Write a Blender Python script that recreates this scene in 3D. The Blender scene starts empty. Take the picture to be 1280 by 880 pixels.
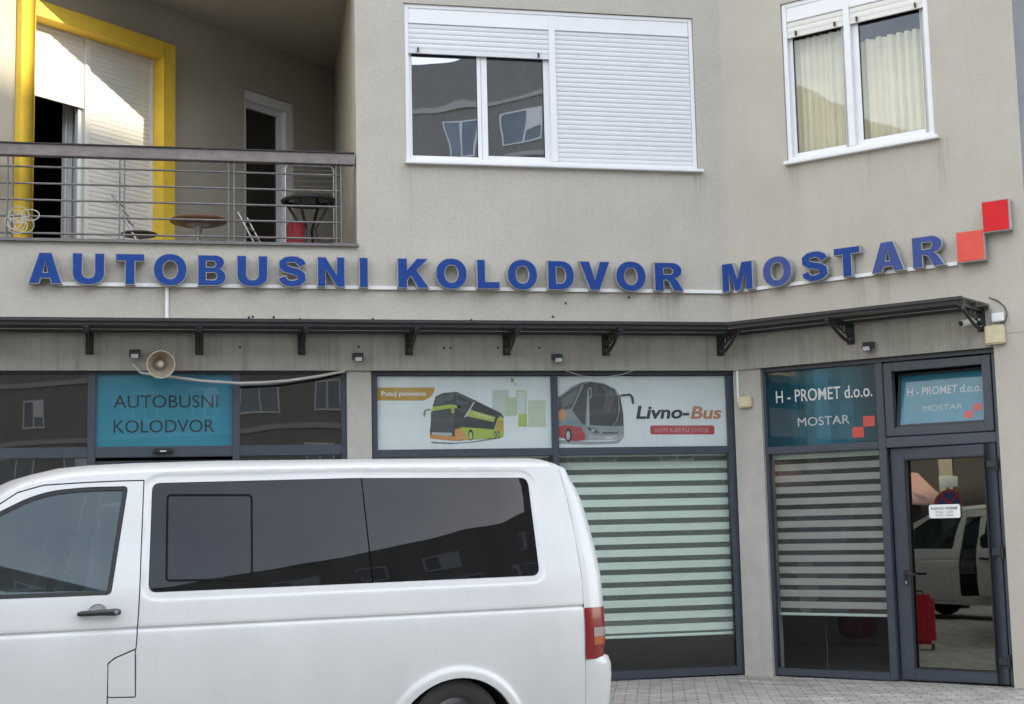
import bpy, bmesh, math, random
import numpy as np
from mathutils import Vector, Matrix
from mathutils.geometry import delaunay_2d_cdt
random.seed(7)
SC = bpy.context.scene
COL = SC.collection
rad = math.radians

# ------------------------------------------------------------------ camera
FOC, CX, CY = 1850.0, 640.0, 440.0
CAM = Vector((0.0, -14.756, 1.6))
PITCH, ROLL, YAW = rad(6.68856), rad(1.31912), rad(12.46376)
_f = Vector((math.sin(YAW)*math.cos(PITCH), math.cos(YAW)*math.cos(PITCH), math.sin(PITCH)))
_r = Vector((math.cos(YAW), -math.sin(YAW), 0))
_d = _f.cross(_r)
R0 = math.cos(ROLL)*_r + math.sin(ROLL)*_d
R1 = -math.sin(ROLL)*_r + math.cos(ROLL)*_d
R2 = _f
cam_data = bpy.data.cameras.new('camera')
cam = bpy.data.objects.new('camera', cam_data)
COL.objects.link(cam)
cam.matrix_world = Matrix(((R0.x, -R1.x, -R2.x, CAM.x), (R0.y, -R1.y, -R2.y, CAM.y), (R0.z, -R1.z, -R2.z, CAM.z), (0, 0, 0, 1)))
cam_data.sensor_width = 36
cam_data.lens = FOC/1280*36
cam_data.clip_start = 0.1
cam_data.clip_end = 3000
SC.camera = cam

# ------------------------------------------------------------------ light
SUN_AZ, SUN_EL = 51.0, 24.0           # degrees to the right of the facade's outward normal, and up
EXPOSURE = 2.36
w = bpy.data.worlds.new('World'); SC.world = w; w.use_nodes = True
nt = w.node_tree; nt.nodes.clear()
sky = nt.nodes.new('ShaderNodeTexSky'); sky.sky_type = 'NISHITA'; sky.sun_disc = False
sky.sun_elevation = rad(SUN_EL); sky.sun_rotation = rad(180-SUN_AZ)
sky.air_density = 1.0; sky.dust_density = .7; sky.ozone_density = 1.0
bg = nt.nodes.new('ShaderNodeBackground'); bg.inputs['Strength'].default_value = 0.11
out = nt.nodes.new('ShaderNodeOutputWorld')
tc = nt.nodes.new('ShaderNodeTexCoord'); mp = nt.nodes.new('ShaderNodeMapping')
mp.inputs['Scale'].default_value = (1.0, 1.6, 4.5)
nz = nt.nodes.new('ShaderNodeTexNoise'); nz.inputs['Scale'].default_value = 2.2; nz.inputs['Detail'].default_value = 8; nz.inputs['Roughness'].default_value = .6
rp = nt.nodes.new('ShaderNodeValToRGB'); rp.color_ramp.elements[0].position = .38; rp.color_ramp.elements[1].position = .66
rp.color_ramp.elements[0].color = (.25, .25, .25, 1); rp.color_ramp.elements[1].color = (.9, .9, .9, 1)
mx = nt.nodes.new('ShaderNodeMix'); mx.data_type = 'RGBA'
mx.inputs['B'].default_value = (6.6, 6.75, 6.95, 1)      # thin sunlit cloud
nt.links.new(tc.outputs['Generated'], mp.inputs['Vector']); nt.links.new(mp.outputs['Vector'], nz.inputs['Vector'])
nt.links.new(nz.outputs['Fac'], rp.inputs['Fac']); nt.links.new(rp.outputs['Color'], mx.inputs['Factor'])
nt.links.new(sky.outputs['Color'], mx.inputs['A']); nt.links.new(mx.outputs['Result'], bg.inputs['Color'])
nt.links.new(bg.outputs['Background'], out.inputs['Surface'])
sun_dir = Vector((math.sin(rad(SUN_AZ))*math.cos(rad(SUN_EL)), -math.cos(rad(SUN_AZ))*math.cos(rad(SUN_EL)), math.sin(rad(SUN_EL))))
sl = bpy.data.lights.new('sun', 'SUN'); sl.energy = 2.0; sl.angle = rad(.5); sl.color = (1, .88, .68)
so = bpy.data.objects.new('sun', sl); COL.objects.link(so)
so.rotation_euler = sun_dir.to_track_quat('Z', 'Y').to_euler(); so.location = sun_dir*60
vs = SC.view_settings
vs.view_transform = 'Standard'; vs.look = 'None'; vs.gamma = 1; vs.exposure = EXPOSURE

# ------------------------------------------------------------------ materials
def _new(name):
    m = bpy.data.materials.new(name); m.use_nodes = True
    n = m.node_tree; n.nodes.clear()
    o = n.nodes.new('ShaderNodeOutputMaterial')
    return m, n, o
def mat(name, col, rough=.6, metal=0, var=.12, scale=6, bump=0, bscale=60, coat=0, spec=.5, streak=0, streak_col=(.16, .13, .10), detail=6, stretch=(1, 1, 1), fine=0, stains=()):
    m, n, o = _new(name)
    b = n.nodes.new('ShaderNodeBsdfPrincipled')
    b.inputs['Roughness'].default_value = rough; b.inputs['Metallic'].default_value = metal
    b.inputs['Specular IOR Level'].default_value = spec
    if coat: b.inputs['Coat Weight'].default_value = coat; b.inputs['Coat Roughness'].default_value = .04
    n.links.new(b.outputs['BSDF'], o.inputs['Surface'])
    t = n.nodes.new('ShaderNodeTexCoord')
    mpn = n.nodes.new('ShaderNodeMapping'); mpn.inputs['Scale'].default_value = stretch
    n.links.new(t.outputs['Object'], mpn.inputs['Vector'])
    z = n.nodes.new('ShaderNodeTexNoise'); z.inputs['Scale'].default_value = scale; z.inputs['Detail'].default_value = detail; z.inputs['Roughness'].default_value = .65
    n.links.new(mpn.outputs['Vector'], z.inputs['Vector'])
    r = n.nodes.new('ShaderNodeMapRange'); r.inputs['From Min'].default_value = .3; r.inputs['From Max'].default_value = .7
    r.inputs['To Min'].default_value = 1-var; r.inputs['To Max'].default_value = 1+var
    n.links.new(z.outputs['Fac'], r.inputs['Value'])
    s = n.nodes.new('ShaderNodeVectorMath'); s.operation = 'SCALE'; s.inputs[0].default_value = col
    n.links.new(r.outputs['Result'], s.inputs['Scale'])
    c = s.outputs['Vector']
    if fine:
        zf = n.nodes.new('ShaderNodeTexNoise'); zf.inputs['Scale'].default_value = 95; zf.inputs['Detail'].default_value = 3
        n.links.new(t.outputs['Object'], zf.inputs['Vector'])
        rf = n.nodes.new('ShaderNodeMapRange'); rf.inputs['From Min'].default_value = .3; rf.inputs['From Max'].default_value = .7
        rf.inputs['To Min'].default_value = 1-fine; rf.inputs['To Max'].default_value = 1+fine
        n.links.new(zf.outputs['Fac'], rf.inputs['Value'])
        sf = n.nodes.new('ShaderNodeVectorMath'); sf.operation = 'SCALE'
        n.links.new(c, sf.inputs[0]); n.links.new(rf.outputs['Result'], sf.inputs['Scale']); c = sf.outputs['Vector']
    if streak:
        m2 = n.nodes.new('ShaderNodeMapping'); m2.inputs['Scale'].default_value = (7, 7, .35)
        n.links.new(t.outputs['Object'], m2.inputs['Vector'])
        z2 = n.nodes.new('ShaderNodeTexNoise'); z2.inputs['Scale'].default_value = 2.2; z2.inputs['Detail'].default_value = 7; z2.inputs['Roughness'].default_value = .7
        n.links.new(m2.outputs['Vector'], z2.inputs['Vector'])
        r2 = n.nodes.new('ShaderNodeMapRange'); r2.inputs['From Min'].default_value = .48; r2.inputs['From Max'].default_value = .75
        r2.inputs['To Min'].default_value = 0; r2.inputs['To Max'].default_value = streak
        n.links.new(z2.outputs['Fac'], r2.inputs['Value'])
        mm = n.nodes.new('ShaderNodeMix'); mm.data_type = 'RGBA'; mm.inputs['B'].default_value = (*streak_col, 1)
        n.links.new(r2.outputs['Result'], mm.inputs['Factor']); n.links.new(c, mm.inputs['A']); c = mm.outputs['Result']
    for sx, sy, sz, sw, sh, sa in stains:     # rust and rain runs: place (object space), half width, length, strength
        xyz = n.nodes.new('ShaderNodeSeparateXYZ'); n.links.new(t.outputs['Object'], xyz.inputs[0])
        flat_ = n.nodes.new('ShaderNodeCombineXYZ'); n.links.new(xyz.outputs['X'], flat_.inputs['X']); n.links.new(xyz.outputs['Y'], flat_.inputs['Y'])
        ds_ = n.nodes.new('ShaderNodeVectorMath'); ds_.operation = 'DISTANCE'; ds_.inputs[1].default_value = (sx, sy, 0); n.links.new(flat_.outputs[0], ds_.inputs[0])
        r1 = n.nodes.new('ShaderNodeMapRange'); r1.interpolation_type = 'SMOOTHSTEP'; r1.inputs['From Min'].default_value = sw; r1.inputs['From Max'].default_value = 0; n.links.new(ds_.outputs['Value'], r1.inputs['Value'])
        r2_ = n.nodes.new('ShaderNodeMapRange'); r2_.inputs['From Min'].default_value = sz-sh; r2_.inputs['From Max'].default_value = sz; n.links.new(xyz.outputs['Z'], r2_.inputs['Value'])
        st = n.nodes.new('ShaderNodeMath'); st.operation = 'LESS_THAN'; st.inputs[1].default_value = sz; n.links.new(xyz.outputs['Z'], st.inputs[0])
        mz = n.nodes.new('ShaderNodeMapping'); mz.inputs['Scale'].default_value = (22, 22, .8); n.links.new(t.outputs['Object'], mz.inputs['Vector'])
        zz = n.nodes.new('ShaderNodeTexNoise'); zz.inputs['Scale'].default_value = 1.6; zz.inputs['Detail'].default_value = 4; n.links.new(mz.outputs['Vector'], zz.inputs['Vector'])
        r3 = n.nodes.new('ShaderNodeMapRange'); r3.inputs['From Min'].default_value = .35; r3.inputs['From Max'].default_value = .65; r3.inputs['To Max'].default_value = sa; n.links.new(zz.outputs['Fac'], r3.inputs['Value'])
        pr_ = r3.outputs['Result']
        for q_ in (r1.outputs['Result'], r2_.outputs['Result'], st.outputs[0]):
            mm_ = n.nodes.new('ShaderNodeMath'); mm_.operation = 'MULTIPLY'; n.links.new(pr_, mm_.inputs[0]); n.links.new(q_, mm_.inputs[1]); pr_ = mm_.outputs[0]
        mc = n.nodes.new('ShaderNodeMix'); mc.data_type = 'RGBA'; mc.inputs['B'].default_value = (*streak_col, 1); n.links.new(pr_, mc.inputs['Factor']); n.links.new(c, mc.inputs['A']); c = mc.outputs['Result']
    n.links.new(c, b.inputs['Base Color'])
    if bump:
        zb = n.nodes.new('ShaderNodeTexNoise'); zb.inputs['Scale'].default_value = bscale; zb.inputs['Detail'].default_value = 4
        n.links.new(t.outputs['Object'], zb.inputs['Vector'])
        bp = n.nodes.new('ShaderNodeBump'); bp.inputs['Strength'].default_value = bump; bp.inputs['Distance'].default_value = .01
        n.links.new(zb.outputs['Fac'], bp.inputs['Height']); n.links.new(bp.outputs['Normal'], b.inputs['Normal'])
    return m
def glass(name, tint, refl=.05, rcol=(1, 1, 1), wave=0, wscale=1.3, edge=.9, haze=0):
    """thin window glass: clear or tinted, mirror share rising towards grazing angles"""
    m, n, o = _new(name)
    tr = n.nodes.new('ShaderNodeBsdfTransparent'); tr.inputs['Color'].default_value = (*tint, 1)
    gl = n.nodes.new('ShaderNodeBsdfGlossy'); gl.inputs['Roughness'].default_value = .01; gl.inputs['Color'].default_value = (*rcol, 1)
    lw = n.nodes.new('ShaderNodeLayerWeight'); lw.inputs['Blend'].default_value = .5
    pw = n.nodes.new('ShaderNodeMath'); pw.operation = 'POWER'; pw.inputs[1].default_value = 5
    ma = n.nodes.new('ShaderNodeMath'); ma.operation = 'MULTIPLY_ADD'; ma.inputs[1].default_value = edge-refl; ma.inputs[2].default_value = refl
    ms = n.nodes.new('ShaderNodeMixShader')
    n.links.new(lw.outputs['Facing'], pw.inputs[0]); n.links.new(pw.outputs[0], ma.inputs[0]); n.links.new(ma.outputs[0], ms.inputs['Fac'])
    n.links.new(tr.outputs[0], ms.inputs[1]); n.links.new(gl.outputs[0], ms.inputs[2]); n.links.new(ms.outputs[0], o.inputs['Surface'])
    if haze:      # pale diffuse haze mixed in to brighten the pane's dark reflections
        df = n.nodes.new('ShaderNodeBsdfDiffuse'); df.inputs['Color'].default_value = (.55, .53, .50, 1)
        td = n.nodes.new('ShaderNodeTexCoord'); zd = n.nodes.new('ShaderNodeTexNoise'); zd.inputs['Scale'].default_value = 3; zd.inputs['Detail'].default_value = 7
        n.links.new(td.outputs['Object'], zd.inputs['Vector'])
        rd = n.nodes.new('ShaderNodeMapRange'); rd.inputs['From Min'].default_value = .3; rd.inputs['From Max'].default_value = .7; rd.inputs['To Min'].default_value = haze*.6; rd.inputs['To Max'].default_value = haze*1.4
        n.links.new(zd.outputs['Fac'], rd.inputs['Value'])
        m2 = n.nodes.new('ShaderNodeMixShader'); n.links.new(rd.outputs['Result'], m2.inputs['Fac']); n.links.new(ms.outputs[0], m2.inputs[1]); n.links.new(df.outputs[0], m2.inputs[2]); n.links.new(m2.outputs[0], o.inputs['Surface'])
    if wave:
        t = n.nodes.new('ShaderNodeTexCoord'); z = n.nodes.new('ShaderNodeTexNoise'); z.inputs['Scale'].default_value = wscale; z.inputs['Detail'].default_value = 1
        n.links.new(t.outputs['Object'], z.inputs['Vector'])
        bp = n.nodes.new('ShaderNodeBump'); bp.inputs['Strength'].default_value = 1; bp.inputs['Distance'].default_value = wave
        n.links.new(z.outputs['Fac'], bp.inputs['Height']); n.links.new(bp.outputs['Normal'], gl.inputs['Normal'])
    return m
def sheer(name, col, clear):
    m, n, o = _new(name)
    tr = n.nodes.new('ShaderNodeBsdfTransparent'); df = n.nodes.new('ShaderNodeBsdfDiffuse'); df.inputs['Color'].default_value = (*col, 1)
    t = n.nodes.new('ShaderNodeTexCoord'); z = n.nodes.new('ShaderNodeTexNoise'); z.inputs['Scale'].default_value = 2.5; z.inputs['Detail'].default_value = 5; n.links.new(t.outputs['Object'], z.inputs['Vector'])
    r = n.nodes.new('ShaderNodeMapRange'); r.inputs['From Min'].default_value = .3; r.inputs['From Max'].default_value = .7; r.inputs['To Min'].default_value = clear*.85; r.inputs['To Max'].default_value = clear*1.15
    n.links.new(z.outputs['Fac'], r.inputs['Value'])
    ms = n.nodes.new('ShaderNodeMixShader'); n.links.new(r.outputs['Result'], ms.inputs['Fac']); n.links.new(df.outputs[0], ms.inputs[1]); n.links.new(tr.outputs[0], ms.inputs[2]); n.links.new(ms.outputs[0], o.inputs['Surface'])
    return m
def brick_mat(name, c1, c2, mortar, bw, bh, rot, rough=.85):
    m, n, o = _new(name)
    b = n.nodes.new('ShaderNodeBsdfPrincipled'); b.inputs['Roughness'].default_value = rough
    t = n.nodes.new('ShaderNodeTexCoord'); mpn = n.nodes.new('ShaderNodeMapping'); mpn.inputs['Rotation'].default_value = (0, 0, rot)
    br = n.nodes.new('ShaderNodeTexBrick'); br.inputs['Scale'].default_value = 1
    br.inputs['Brick Width'].default_value = bw; br.inputs['Row Height'].default_value = bh; br.inputs['Mortar Size'].default_value = .006
    br.inputs['Mortar Smooth'].default_value = .3
    br.inputs['Color1'].default_value = (*c1, 1); br.inputs['Color2'].default_value = (*c2, 1); br.inputs['Mortar'].default_value = (*mortar, 1)
    n.links.new(t.outputs['Object'], mpn.inputs['Vector']); n.links.new(mpn.outputs['Vector'], br.inputs['Vector'])
    z = n.nodes.new('ShaderNodeTexNoise'); z.inputs['Scale'].default_value = 3.5; z.inputs['Detail'].default_value = 8; z.inputs['Roughness'].default_value = .7
    n.links.new(t.outputs['Object'], z.inputs['Vector'])
    r = n.nodes.new('ShaderNodeMapRange'); r.inputs['From Min'].default_value = .3; r.inputs['From Max'].default_value = .7
    r.inputs['To Min'].default_value = .58; r.inputs['To Max'].default_value = 1.22
    n.links.new(z.outputs['Fac'], r.inputs['Value'])
    s = n.nodes.new('ShaderNodeVectorMath'); s.operation = 'SCALE'
    n.links.new(br.outputs['Color'], s.inputs[0]); n.links.new(r.outputs['Result'], s.inputs['Scale'])
    n.links.new(s.outputs['Vector'], b.inputs['Base Color'])
    bp = n.nodes.new('ShaderNodeBump'); bp.inputs['Strength'].default_value = .6; bp.inputs['Distance'].default_value = .01; bp.invert = True
    n.links.new(br.outputs['Fac'], bp.inputs['Height']); n.links.new(bp.outputs['Normal'], b.inputs['Normal'])
    n.links.new(b.outputs['BSDF'], o.inputs['Surface'])
    return m

M = {}
M['plaster'] = mat('plaster', (.425, .396, .342), .92, var=.06, scale=1.3, bump=.35, bscale=140, streak=.11, streak_col=(.25, .21, .16), fine=.10, stains=[(2.95, -.5, 3.98, .22, .55, .6), (.22, -.5, 5.30, .14, .9, .35), (3.36, -.5, 5.30, .16, .8, .4), (-.30, -.5, 4.42, .12, .5, .4), (-2.3, -.5, 3.98, .4, .35, .3), (.9, -.5, 3.98, .3, .3, .3)])
M['plaster_wing'] = mat('plaster wing', (.435, .396, .335), .92, var=.06, scale=1.3, bump=.35, bscale=140, streak=.10, streak_col=(.27, .21, .145), fine=.09, stains=[(4.626, -1.608, 4.0, 0.17, 0.45, 0.85), (4.79, -1.796, 4.0, 0.12, 0.5, 0.7), (4.186, -1.103, 5.28, 0.12, 0.9, 0.5), (5.224, -2.294, 5.28, 0.14, 0.8, 0.55), (3.824, -0.688, 4.0, 0.2, 0.4, 0.5), (4.711, -1.706, 5.28, 0.5, 0.45, 0.3)])
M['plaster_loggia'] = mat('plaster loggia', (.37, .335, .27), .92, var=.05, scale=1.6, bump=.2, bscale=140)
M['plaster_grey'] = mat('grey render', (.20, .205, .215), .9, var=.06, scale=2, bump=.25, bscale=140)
M['lintel'] = mat('stained lintel', (.34, .32, .28), .92, var=.12, scale=3, bump=.3, bscale=120, streak=.55, streak_col=(.15, .125, .09), fine=.08)
M['pillar'] = mat('pillar render', (.40, .38, .34), .92, var=.10, scale=4, bump=.3, bscale=120, streak=.3, streak_col=(.28, .25, .20), fine=.08)
M['pvc'] = mat('white pvc', (.70, .70, .70), .35, var=.03, scale=5)
M['shutter'] = mat('shutter slat', (.60, .605, .62), .45, var=.03, scale=8)
M['shutter_warm'] = mat('shutter slat cream', (.66, .635, .58), .5, var=.03, scale=8)
M['yellow'] = mat('yellow paint', (.75, .50, .045), .6, var=.08, scale=7, bump=.1, bscale=90)
M['alu'] = mat('anthracite aluminium', (.042, .051, .067), .42, var=.12, scale=9, metal=.0, spec=.5)
M['alu_dark'] = mat('dark aluminium', (.025, .028, .034), .5, var=.1, scale=9)
M['steel'] = mat('galvanised rail steel', (.15, .14, .135), .5, var=.22, scale=9, metal=.35)
M['handrail'] = mat('weathered handrail', (.17, .145, .14), .65, var=.3, scale=6, stretch=(1, 1, 2))
M['black'] = mat('black metal', (.018, .018, .019), .5, var=.2, scale=15)
M['black_plastic'] = mat('black plastic', (.013, .013, .014), .38, var=.1, scale=15)
M['rubber'] = mat('rubber', (.02, .02, .02), .8, var=.15, scale=20)
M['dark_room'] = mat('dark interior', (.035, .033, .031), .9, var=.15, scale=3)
M['room_wall'] = mat('interior wall', (.30, .28, .25), .9, var=.08, scale=3)
M['room_floor'] = mat('interior floor', (.16, .15, .135), .5, var=.15, scale=4)
M['letter_blue'] = mat('blue letter face', (.010, .045, .21), .55, var=.12, scale=7, spec=.2)
M['letter_violet'] = mat('faded blue letter face', (.040, .066, .22), .55, var=.12, scale=7, spec=.25)
M['letter_rim'] = mat('letter return', (.33, .32, .30), .5, var=.15, scale=15)
M['red'] = mat('red acrylic', (.58, .006, .010), .45, spec=.25, var=.08, scale=5, bump=.25, bscale=8)
M['red_faded'] = mat('faded red acrylic', (.66, .085, .055), .5, spec=.25, var=.08, scale=5, bump=.1, bscale=8)
M['duct'] = mat('white cable duct', (.72, .71, .68), .5, var=.08, scale=10)
M['cable'] = mat('grey cable', (.40, .39, .36), .6, var=.12, scale=10)
M['teal'] = mat('teal film', (.028, .245, .345), .4, var=.08, scale=4)
M['text_black'] = mat('black lettering', (.012, .016, .022), .5, var=.05)
M['text_white'] = mat('white lettering', (.72, .72, .70), .5, var=.05)
M['text_pale'] = mat('pale lettering', (.48, .52, .52), .5, var=.05)
M['film_red'] = mat('red film', (.56, .055, .045), .45, var=.08)
M['paper'] = mat('poster sheet', (.80, .81, .80), .45, var=.05, scale=2.5)
M['horn'] = mat('beige horn', (.42, .37, .27), .6, var=.15, scale=12)
M['horn_in'] = mat('horn mouth', (.24, .20, .14), .7, var=.2, scale=20)
M['ivory'] = mat('yellowed ivory box', (.60, .52, .33), .55, var=.12, scale=10)
M['lamp_glass'] = mat('floodlight glass', (.55, .57, .58), .15, var=.06)
M['lamp_body'] = mat('floodlight body', (.05, .05, .052), .5, var=.2, scale=20)
M['mint'] = mat('mint blind band', (.64, .71, .665), .8, var=.05, scale=5)
M['mint_rail'] = mat('blind rail', (.66, .74, .70), .5, var=.05)
M['sheer'] = sheer('sheer blind band', (.17, .195, .18), .42)
M['grey_band'] = sheer('grey blind band', (.52, .505, .47), .16)
M['sheer_dark'] = sheer('dark sheer blind band', (.13, .125, .115), .60)
M['curtain'] = mat('cream curtain', (.82, .75, .62), .85, var=.06, scale=3)
M['curtain_grey'] = mat('grey net curtain', (.30, .30, .31), .9, var=.08, scale=3)
M['glass'] = glass('window glass', (.92, .94, .93), .05)
M['glass_upper'] = glass('upper window glass', (.42, .44, .47), .27, rcol=(.92, .95, 1), wave=.006, wscale=1.1)
M['glass_clear'] = glass('curtained window glass', (.88, .89, .86), .045, wave=.004, wscale=1.4)
M['glass_coat'] = glass('coated door glass', (.26, .27, .26), .24, rcol=(.93, .95, .84), wave=.0006, wscale=2)
M['glass_dark'] = glass('dark shop glass', (.16, .16, .165), .095, rcol=(.98, .93, .88), haze=.010, wave=.0018, wscale=1.0)
M['glass_blind'] = glass('shop glass over blind', (.94, .96, .94), .04)
M['glass_blind_wing'] = glass('shop glass wing', (.86, .88, .87), .014, haze=.006)
M['glass_film'] = glass('shop glass over film', (.90, .92, .92), .022)
M['glass_van_dark'] = glass('privacy glass', (.035, .035, .04), .024, rcol=(.86, .92, 1), haze=.011, wave=.0012, wscale=1.4)
M['glass_van'] = glass('van door glass', (.50, .60, .61), .036, rcol=(.85, .95, 1), haze=.02)
M['canopy_sheet'] = glass('smoked canopy sheet', (.50, .50, .47), .07)
M['van_white'] = mat('white van paint', (.505, .503, .494), .32, var=.05, scale=2.2, coat=.3, streak=.10, streak_col=(.36, .34, .30))
M['van_trim'] = mat('van inner trim', (.06, .06, .065), .8, var=.1)
M['seat_cloth'] = mat('seat cloth', (.09, .095, .105), .9, var=.2, scale=30)
M['lamp_red'] = mat('red lens', (.17, .003, .005), .25, var=.2, scale=18, coat=.15)
M['lamp_amber'] = mat('amber lens', (.30, .065, .006), .25, var=.1, scale=18, coat=.15)
M['lamp_white'] = mat('clear lens', (.27, .21, .19), .25, var=.1, scale=18, coat=.15)
M['rim'] = mat('steel wheel rim', (.35, .35, .36), .4, metal=.7, var=.1)
M['wood'] = mat('table top wood', (.20, .085, .04), .45, var=.25, scale=5, stretch=(1, 7, 1))
M['chair_metal'] = mat('chair tube', (.42, .40, .38), .35, metal=.7, var=.1)
M['red_plastic'] = mat('red plastic', (.28, .010, .018), .4, var=.12, scale=6)
M['suitcase'] = mat('red suitcase shell', (.38, .009, .026), .35, var=.1, scale=6)
M['paving'] = brick_mat('block paving', (.37, .34, .30), (.29, .27, .245), (.10, .09, .08), .22, .11, rad(18))
M['asphalt'] = mat('asphalt', (.075, .073, .07), .9, var=.2, scale=3, bump=.4, bscale=120, fine=.2)
M['kerb'] = mat('kerb stone', (.36, .35, .33), .85, var=.12, scale=5, bump=.2)
M['opp_band'] = mat('opposite band', (.42, .41, .39), .9, var=.05)
M['opp_wall'] = mat('opposite render', (.24, .225, .205), .9, var=.08, scale=1, bump=.2)
M['opp_white'] = mat('opposite window frame', (.72, .72, .71), .5, var=.03)
M['opp_glass'] = mat('opposite glass', (.16, .19, .22), .15, var=.35, scale=.35)
M['left_wing'] = mat('left wing render', (.24, .215, .18), .9, var=.08, scale=1.5, bump=.2)
M['seal_black'] = mat('black seal', (.008, .008, .008), .9, var=.05, spec=.1)
M['roof'] = mat('flat roof', (.12, .12, .12), .9, var=.1)
def flat(c, key=None):
    k = key or 'print %.2f %.2f %.2f' % c
    if k not in M: M[k] = mat(k, c, .5, var=.04, scale=6)
    return M[k]

# ------------------------------------------------------------------ builders
ORG = {}
class MB:
    def __init__(s): s.v = []; s.f = []; s.mi = []; s.k = 0
    def face(s, pts):
        i = len(s.v); s.v += [Vector(p) for p in pts]; s.f.append(tuple(range(i, i+len(pts)))); s.mi.append(s.k)
    def add(s, vs, fs):
        i = len(s.v); s.v += [Vector(p) for p in vs]
        for f in fs: s.f.append(tuple(j+i for j in f)); s.mi.append(s.k)
    def hexa(s, p):  # p: 8 points, bottom loop 0-3, top loop 4-7
        s.add(p, [(3, 2, 1, 0), (4, 5, 6, 7), (0, 1, 5, 4), (1, 2, 6, 5), (2, 3, 7, 6), (3, 0, 4, 7)])
    def tube(s, pts, r, n=8, cap=True):
        pts = [Vector(p) for p in pts]; rr = r if isinstance(r, (list, tuple)) else [r]*len(pts)
        rings = []; prev = None
        for i, p in enumerate(pts):
            t = (pts[min(i+1, len(pts)-1)]-pts[max(i-1, 0)]).normalized()
            a = prev if prev is not None else (Vector((0, 0, 1)) if abs(t.z) < .9 else Vector((1, 0, 0)))
            x = (a - t*a.dot(t)).normalized(); prev = x; y = t.cross(x)
            rings.append([p + rr[i]*(math.cos(2*math.pi*k/n)*x + math.sin(2*math.pi*k/n)*y) for k in range(n)])
        vs = [q for g in rings for q in g]; fs = []
        for i in range(len(rings)-1):
            for k in range(n): fs.append((i*n+k, i*n+(k+1) % n, (i+1)*n+(k+1) % n, (i+1)*n+k))
        if cap: fs.append(tuple(reversed(range(n)))); fs.append(tuple(range((len(rings)-1)*n, len(rings)*n)))
        s.add(vs, fs)
    def lathe(s, c, axis, prof, n=24, cap=True):
        """prof: list of (radius, distance along axis)"""
        c = Vector(c); axis = Vector(axis).normalized()
        a = Vector((0, 0, 1)) if abs(axis.z) < .9 else Vector((1, 0, 0))
        x = (a-axis*a.dot(axis)).normalized(); y = axis.cross(x)
        vs = []; fs = []
        for r, h in prof:
            for k in range(n): vs.append(c+axis*h+r*(math.cos(2*math.pi*k/n)*x+math.sin(2*math.pi*k/n)*y))
        for i in range(len(prof)-1):
            for k in range(n): fs.append((i*n+k, i*n+(k+1) % n, (i+1)*n+(k+1) % n, (i+1)*n+k))
        if cap and prof[0][0] > 1e-4: fs.append(tuple(reversed(range(n))))
        if cap and prof[-1][0] > 1e-4: fs.append(tuple(range((len(prof)-1)*n, len(prof)*n)))
        s.add(vs, fs)
    def build(s, name, m, parent=None, smooth=False, bevel=0, sharp=40, seg=2):
        me = bpy.data.meshes.new(name)
        org = ORG.get(parent.name if parent else None, Vector((0, 0, 0)))
        me.from_pydata([tuple(p-org) for p in s.v], [], s.f)
        ms = m if isinstance(m, (list, tuple)) else [m]
        for q in ms: me.materials.append(q)
        if len(ms) > 1: me.polygons.foreach_set('material_index', s.mi)
        bm = bmesh.new(); bm.from_mesh(me)
        bmesh.ops.remove_doubles(bm, verts=bm.verts, dist=1e-5)
        bmesh.ops.recalc_face_normals(bm, faces=bm.faces)
        if bevel:
            es = [e for e in bm.edges if len(e.link_faces) == 2 and e.calc_face_angle(0) > rad(35)]
            bmesh.ops.bevel(bm, geom=es, offset=bevel, segments=seg, affect='EDGES', clamp_overlap=True)
        bm.to_mesh(me); bm.free()
        if smooth or bevel:
            me.shade_smooth(); me.set_sharp_from_angle(angle=rad(sharp))
        o = bpy.data.objects.new(name, me); COL.objects.link(o)
        if parent is not None:
            o.parent = parent; ORG[o.name] = org
        return o
def tag(o, label=None, cat=None, group=None, kind=None):
    if label: o['label'] = label
    if cat: o['category'] = cat
    if group: o['group'] = group
    if kind: o['kind'] = kind
    return o
def thing(name, loc, label, cat, group=None):
    o = bpy.data.objects.new(name, None); COL.objects.link(o); o.empty_display_size = .1
    o.location = loc; ORG[o.name] = Vector(loc)
    return tag(o, label, cat, group)
class Frame:
    """a vertical plane: u runs along it, z up, d outwards from it"""
    def __init__(s, o, a):
        s.o = Vector((o[0], o[1], 0)); s.ex = Vector((math.cos(a), math.sin(a), 0)); s.n = Vector((math.sin(a), -math.cos(a), 0)); s.a = a
    def p(s, u, z, d=0): return s.o + s.ex*u + s.n*d + Vector((0, 0, z))
    def uv(s, px, py, d=0):
        ray = R0*((px-CX)/FOC) + R1*((py-CY)/FOC) + R2
        q = s.o + s.n*d
        t = (q-CAM).dot(s.n)/ray.dot(s.n)
        X = CAM + ray*t
        return ((X-q).dot(s.ex), X.z)
    def box(s, mb, u0, u1, z0, z1, d0, d1):
        mb.hexa([s.p(u0, z0, d1), s.p(u1, z0, d1), s.p(u1, z0, d0), s.p(u0, z0, d0), s.p(u0, z1, d1), s.p(u1, z1, d1), s.p(u1, z1, d0), s.p(u0, z1, d0)])
    def tube(s, mb, pts, r, n=8): mb.tube([s.p(*q) for q in pts], r, n)
def inside(pt, poly):
    x, y = pt; c = False; j = len(poly)-1
    for i in range(len(poly)):
        xi, yi = poly[i]; xj, yj = poly[j]
        if (yi > y) != (yj > y) and x < (xj-xi)*(y-yi)/(yj-yi)+xi: c = not c
        j = i
    return c
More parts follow.
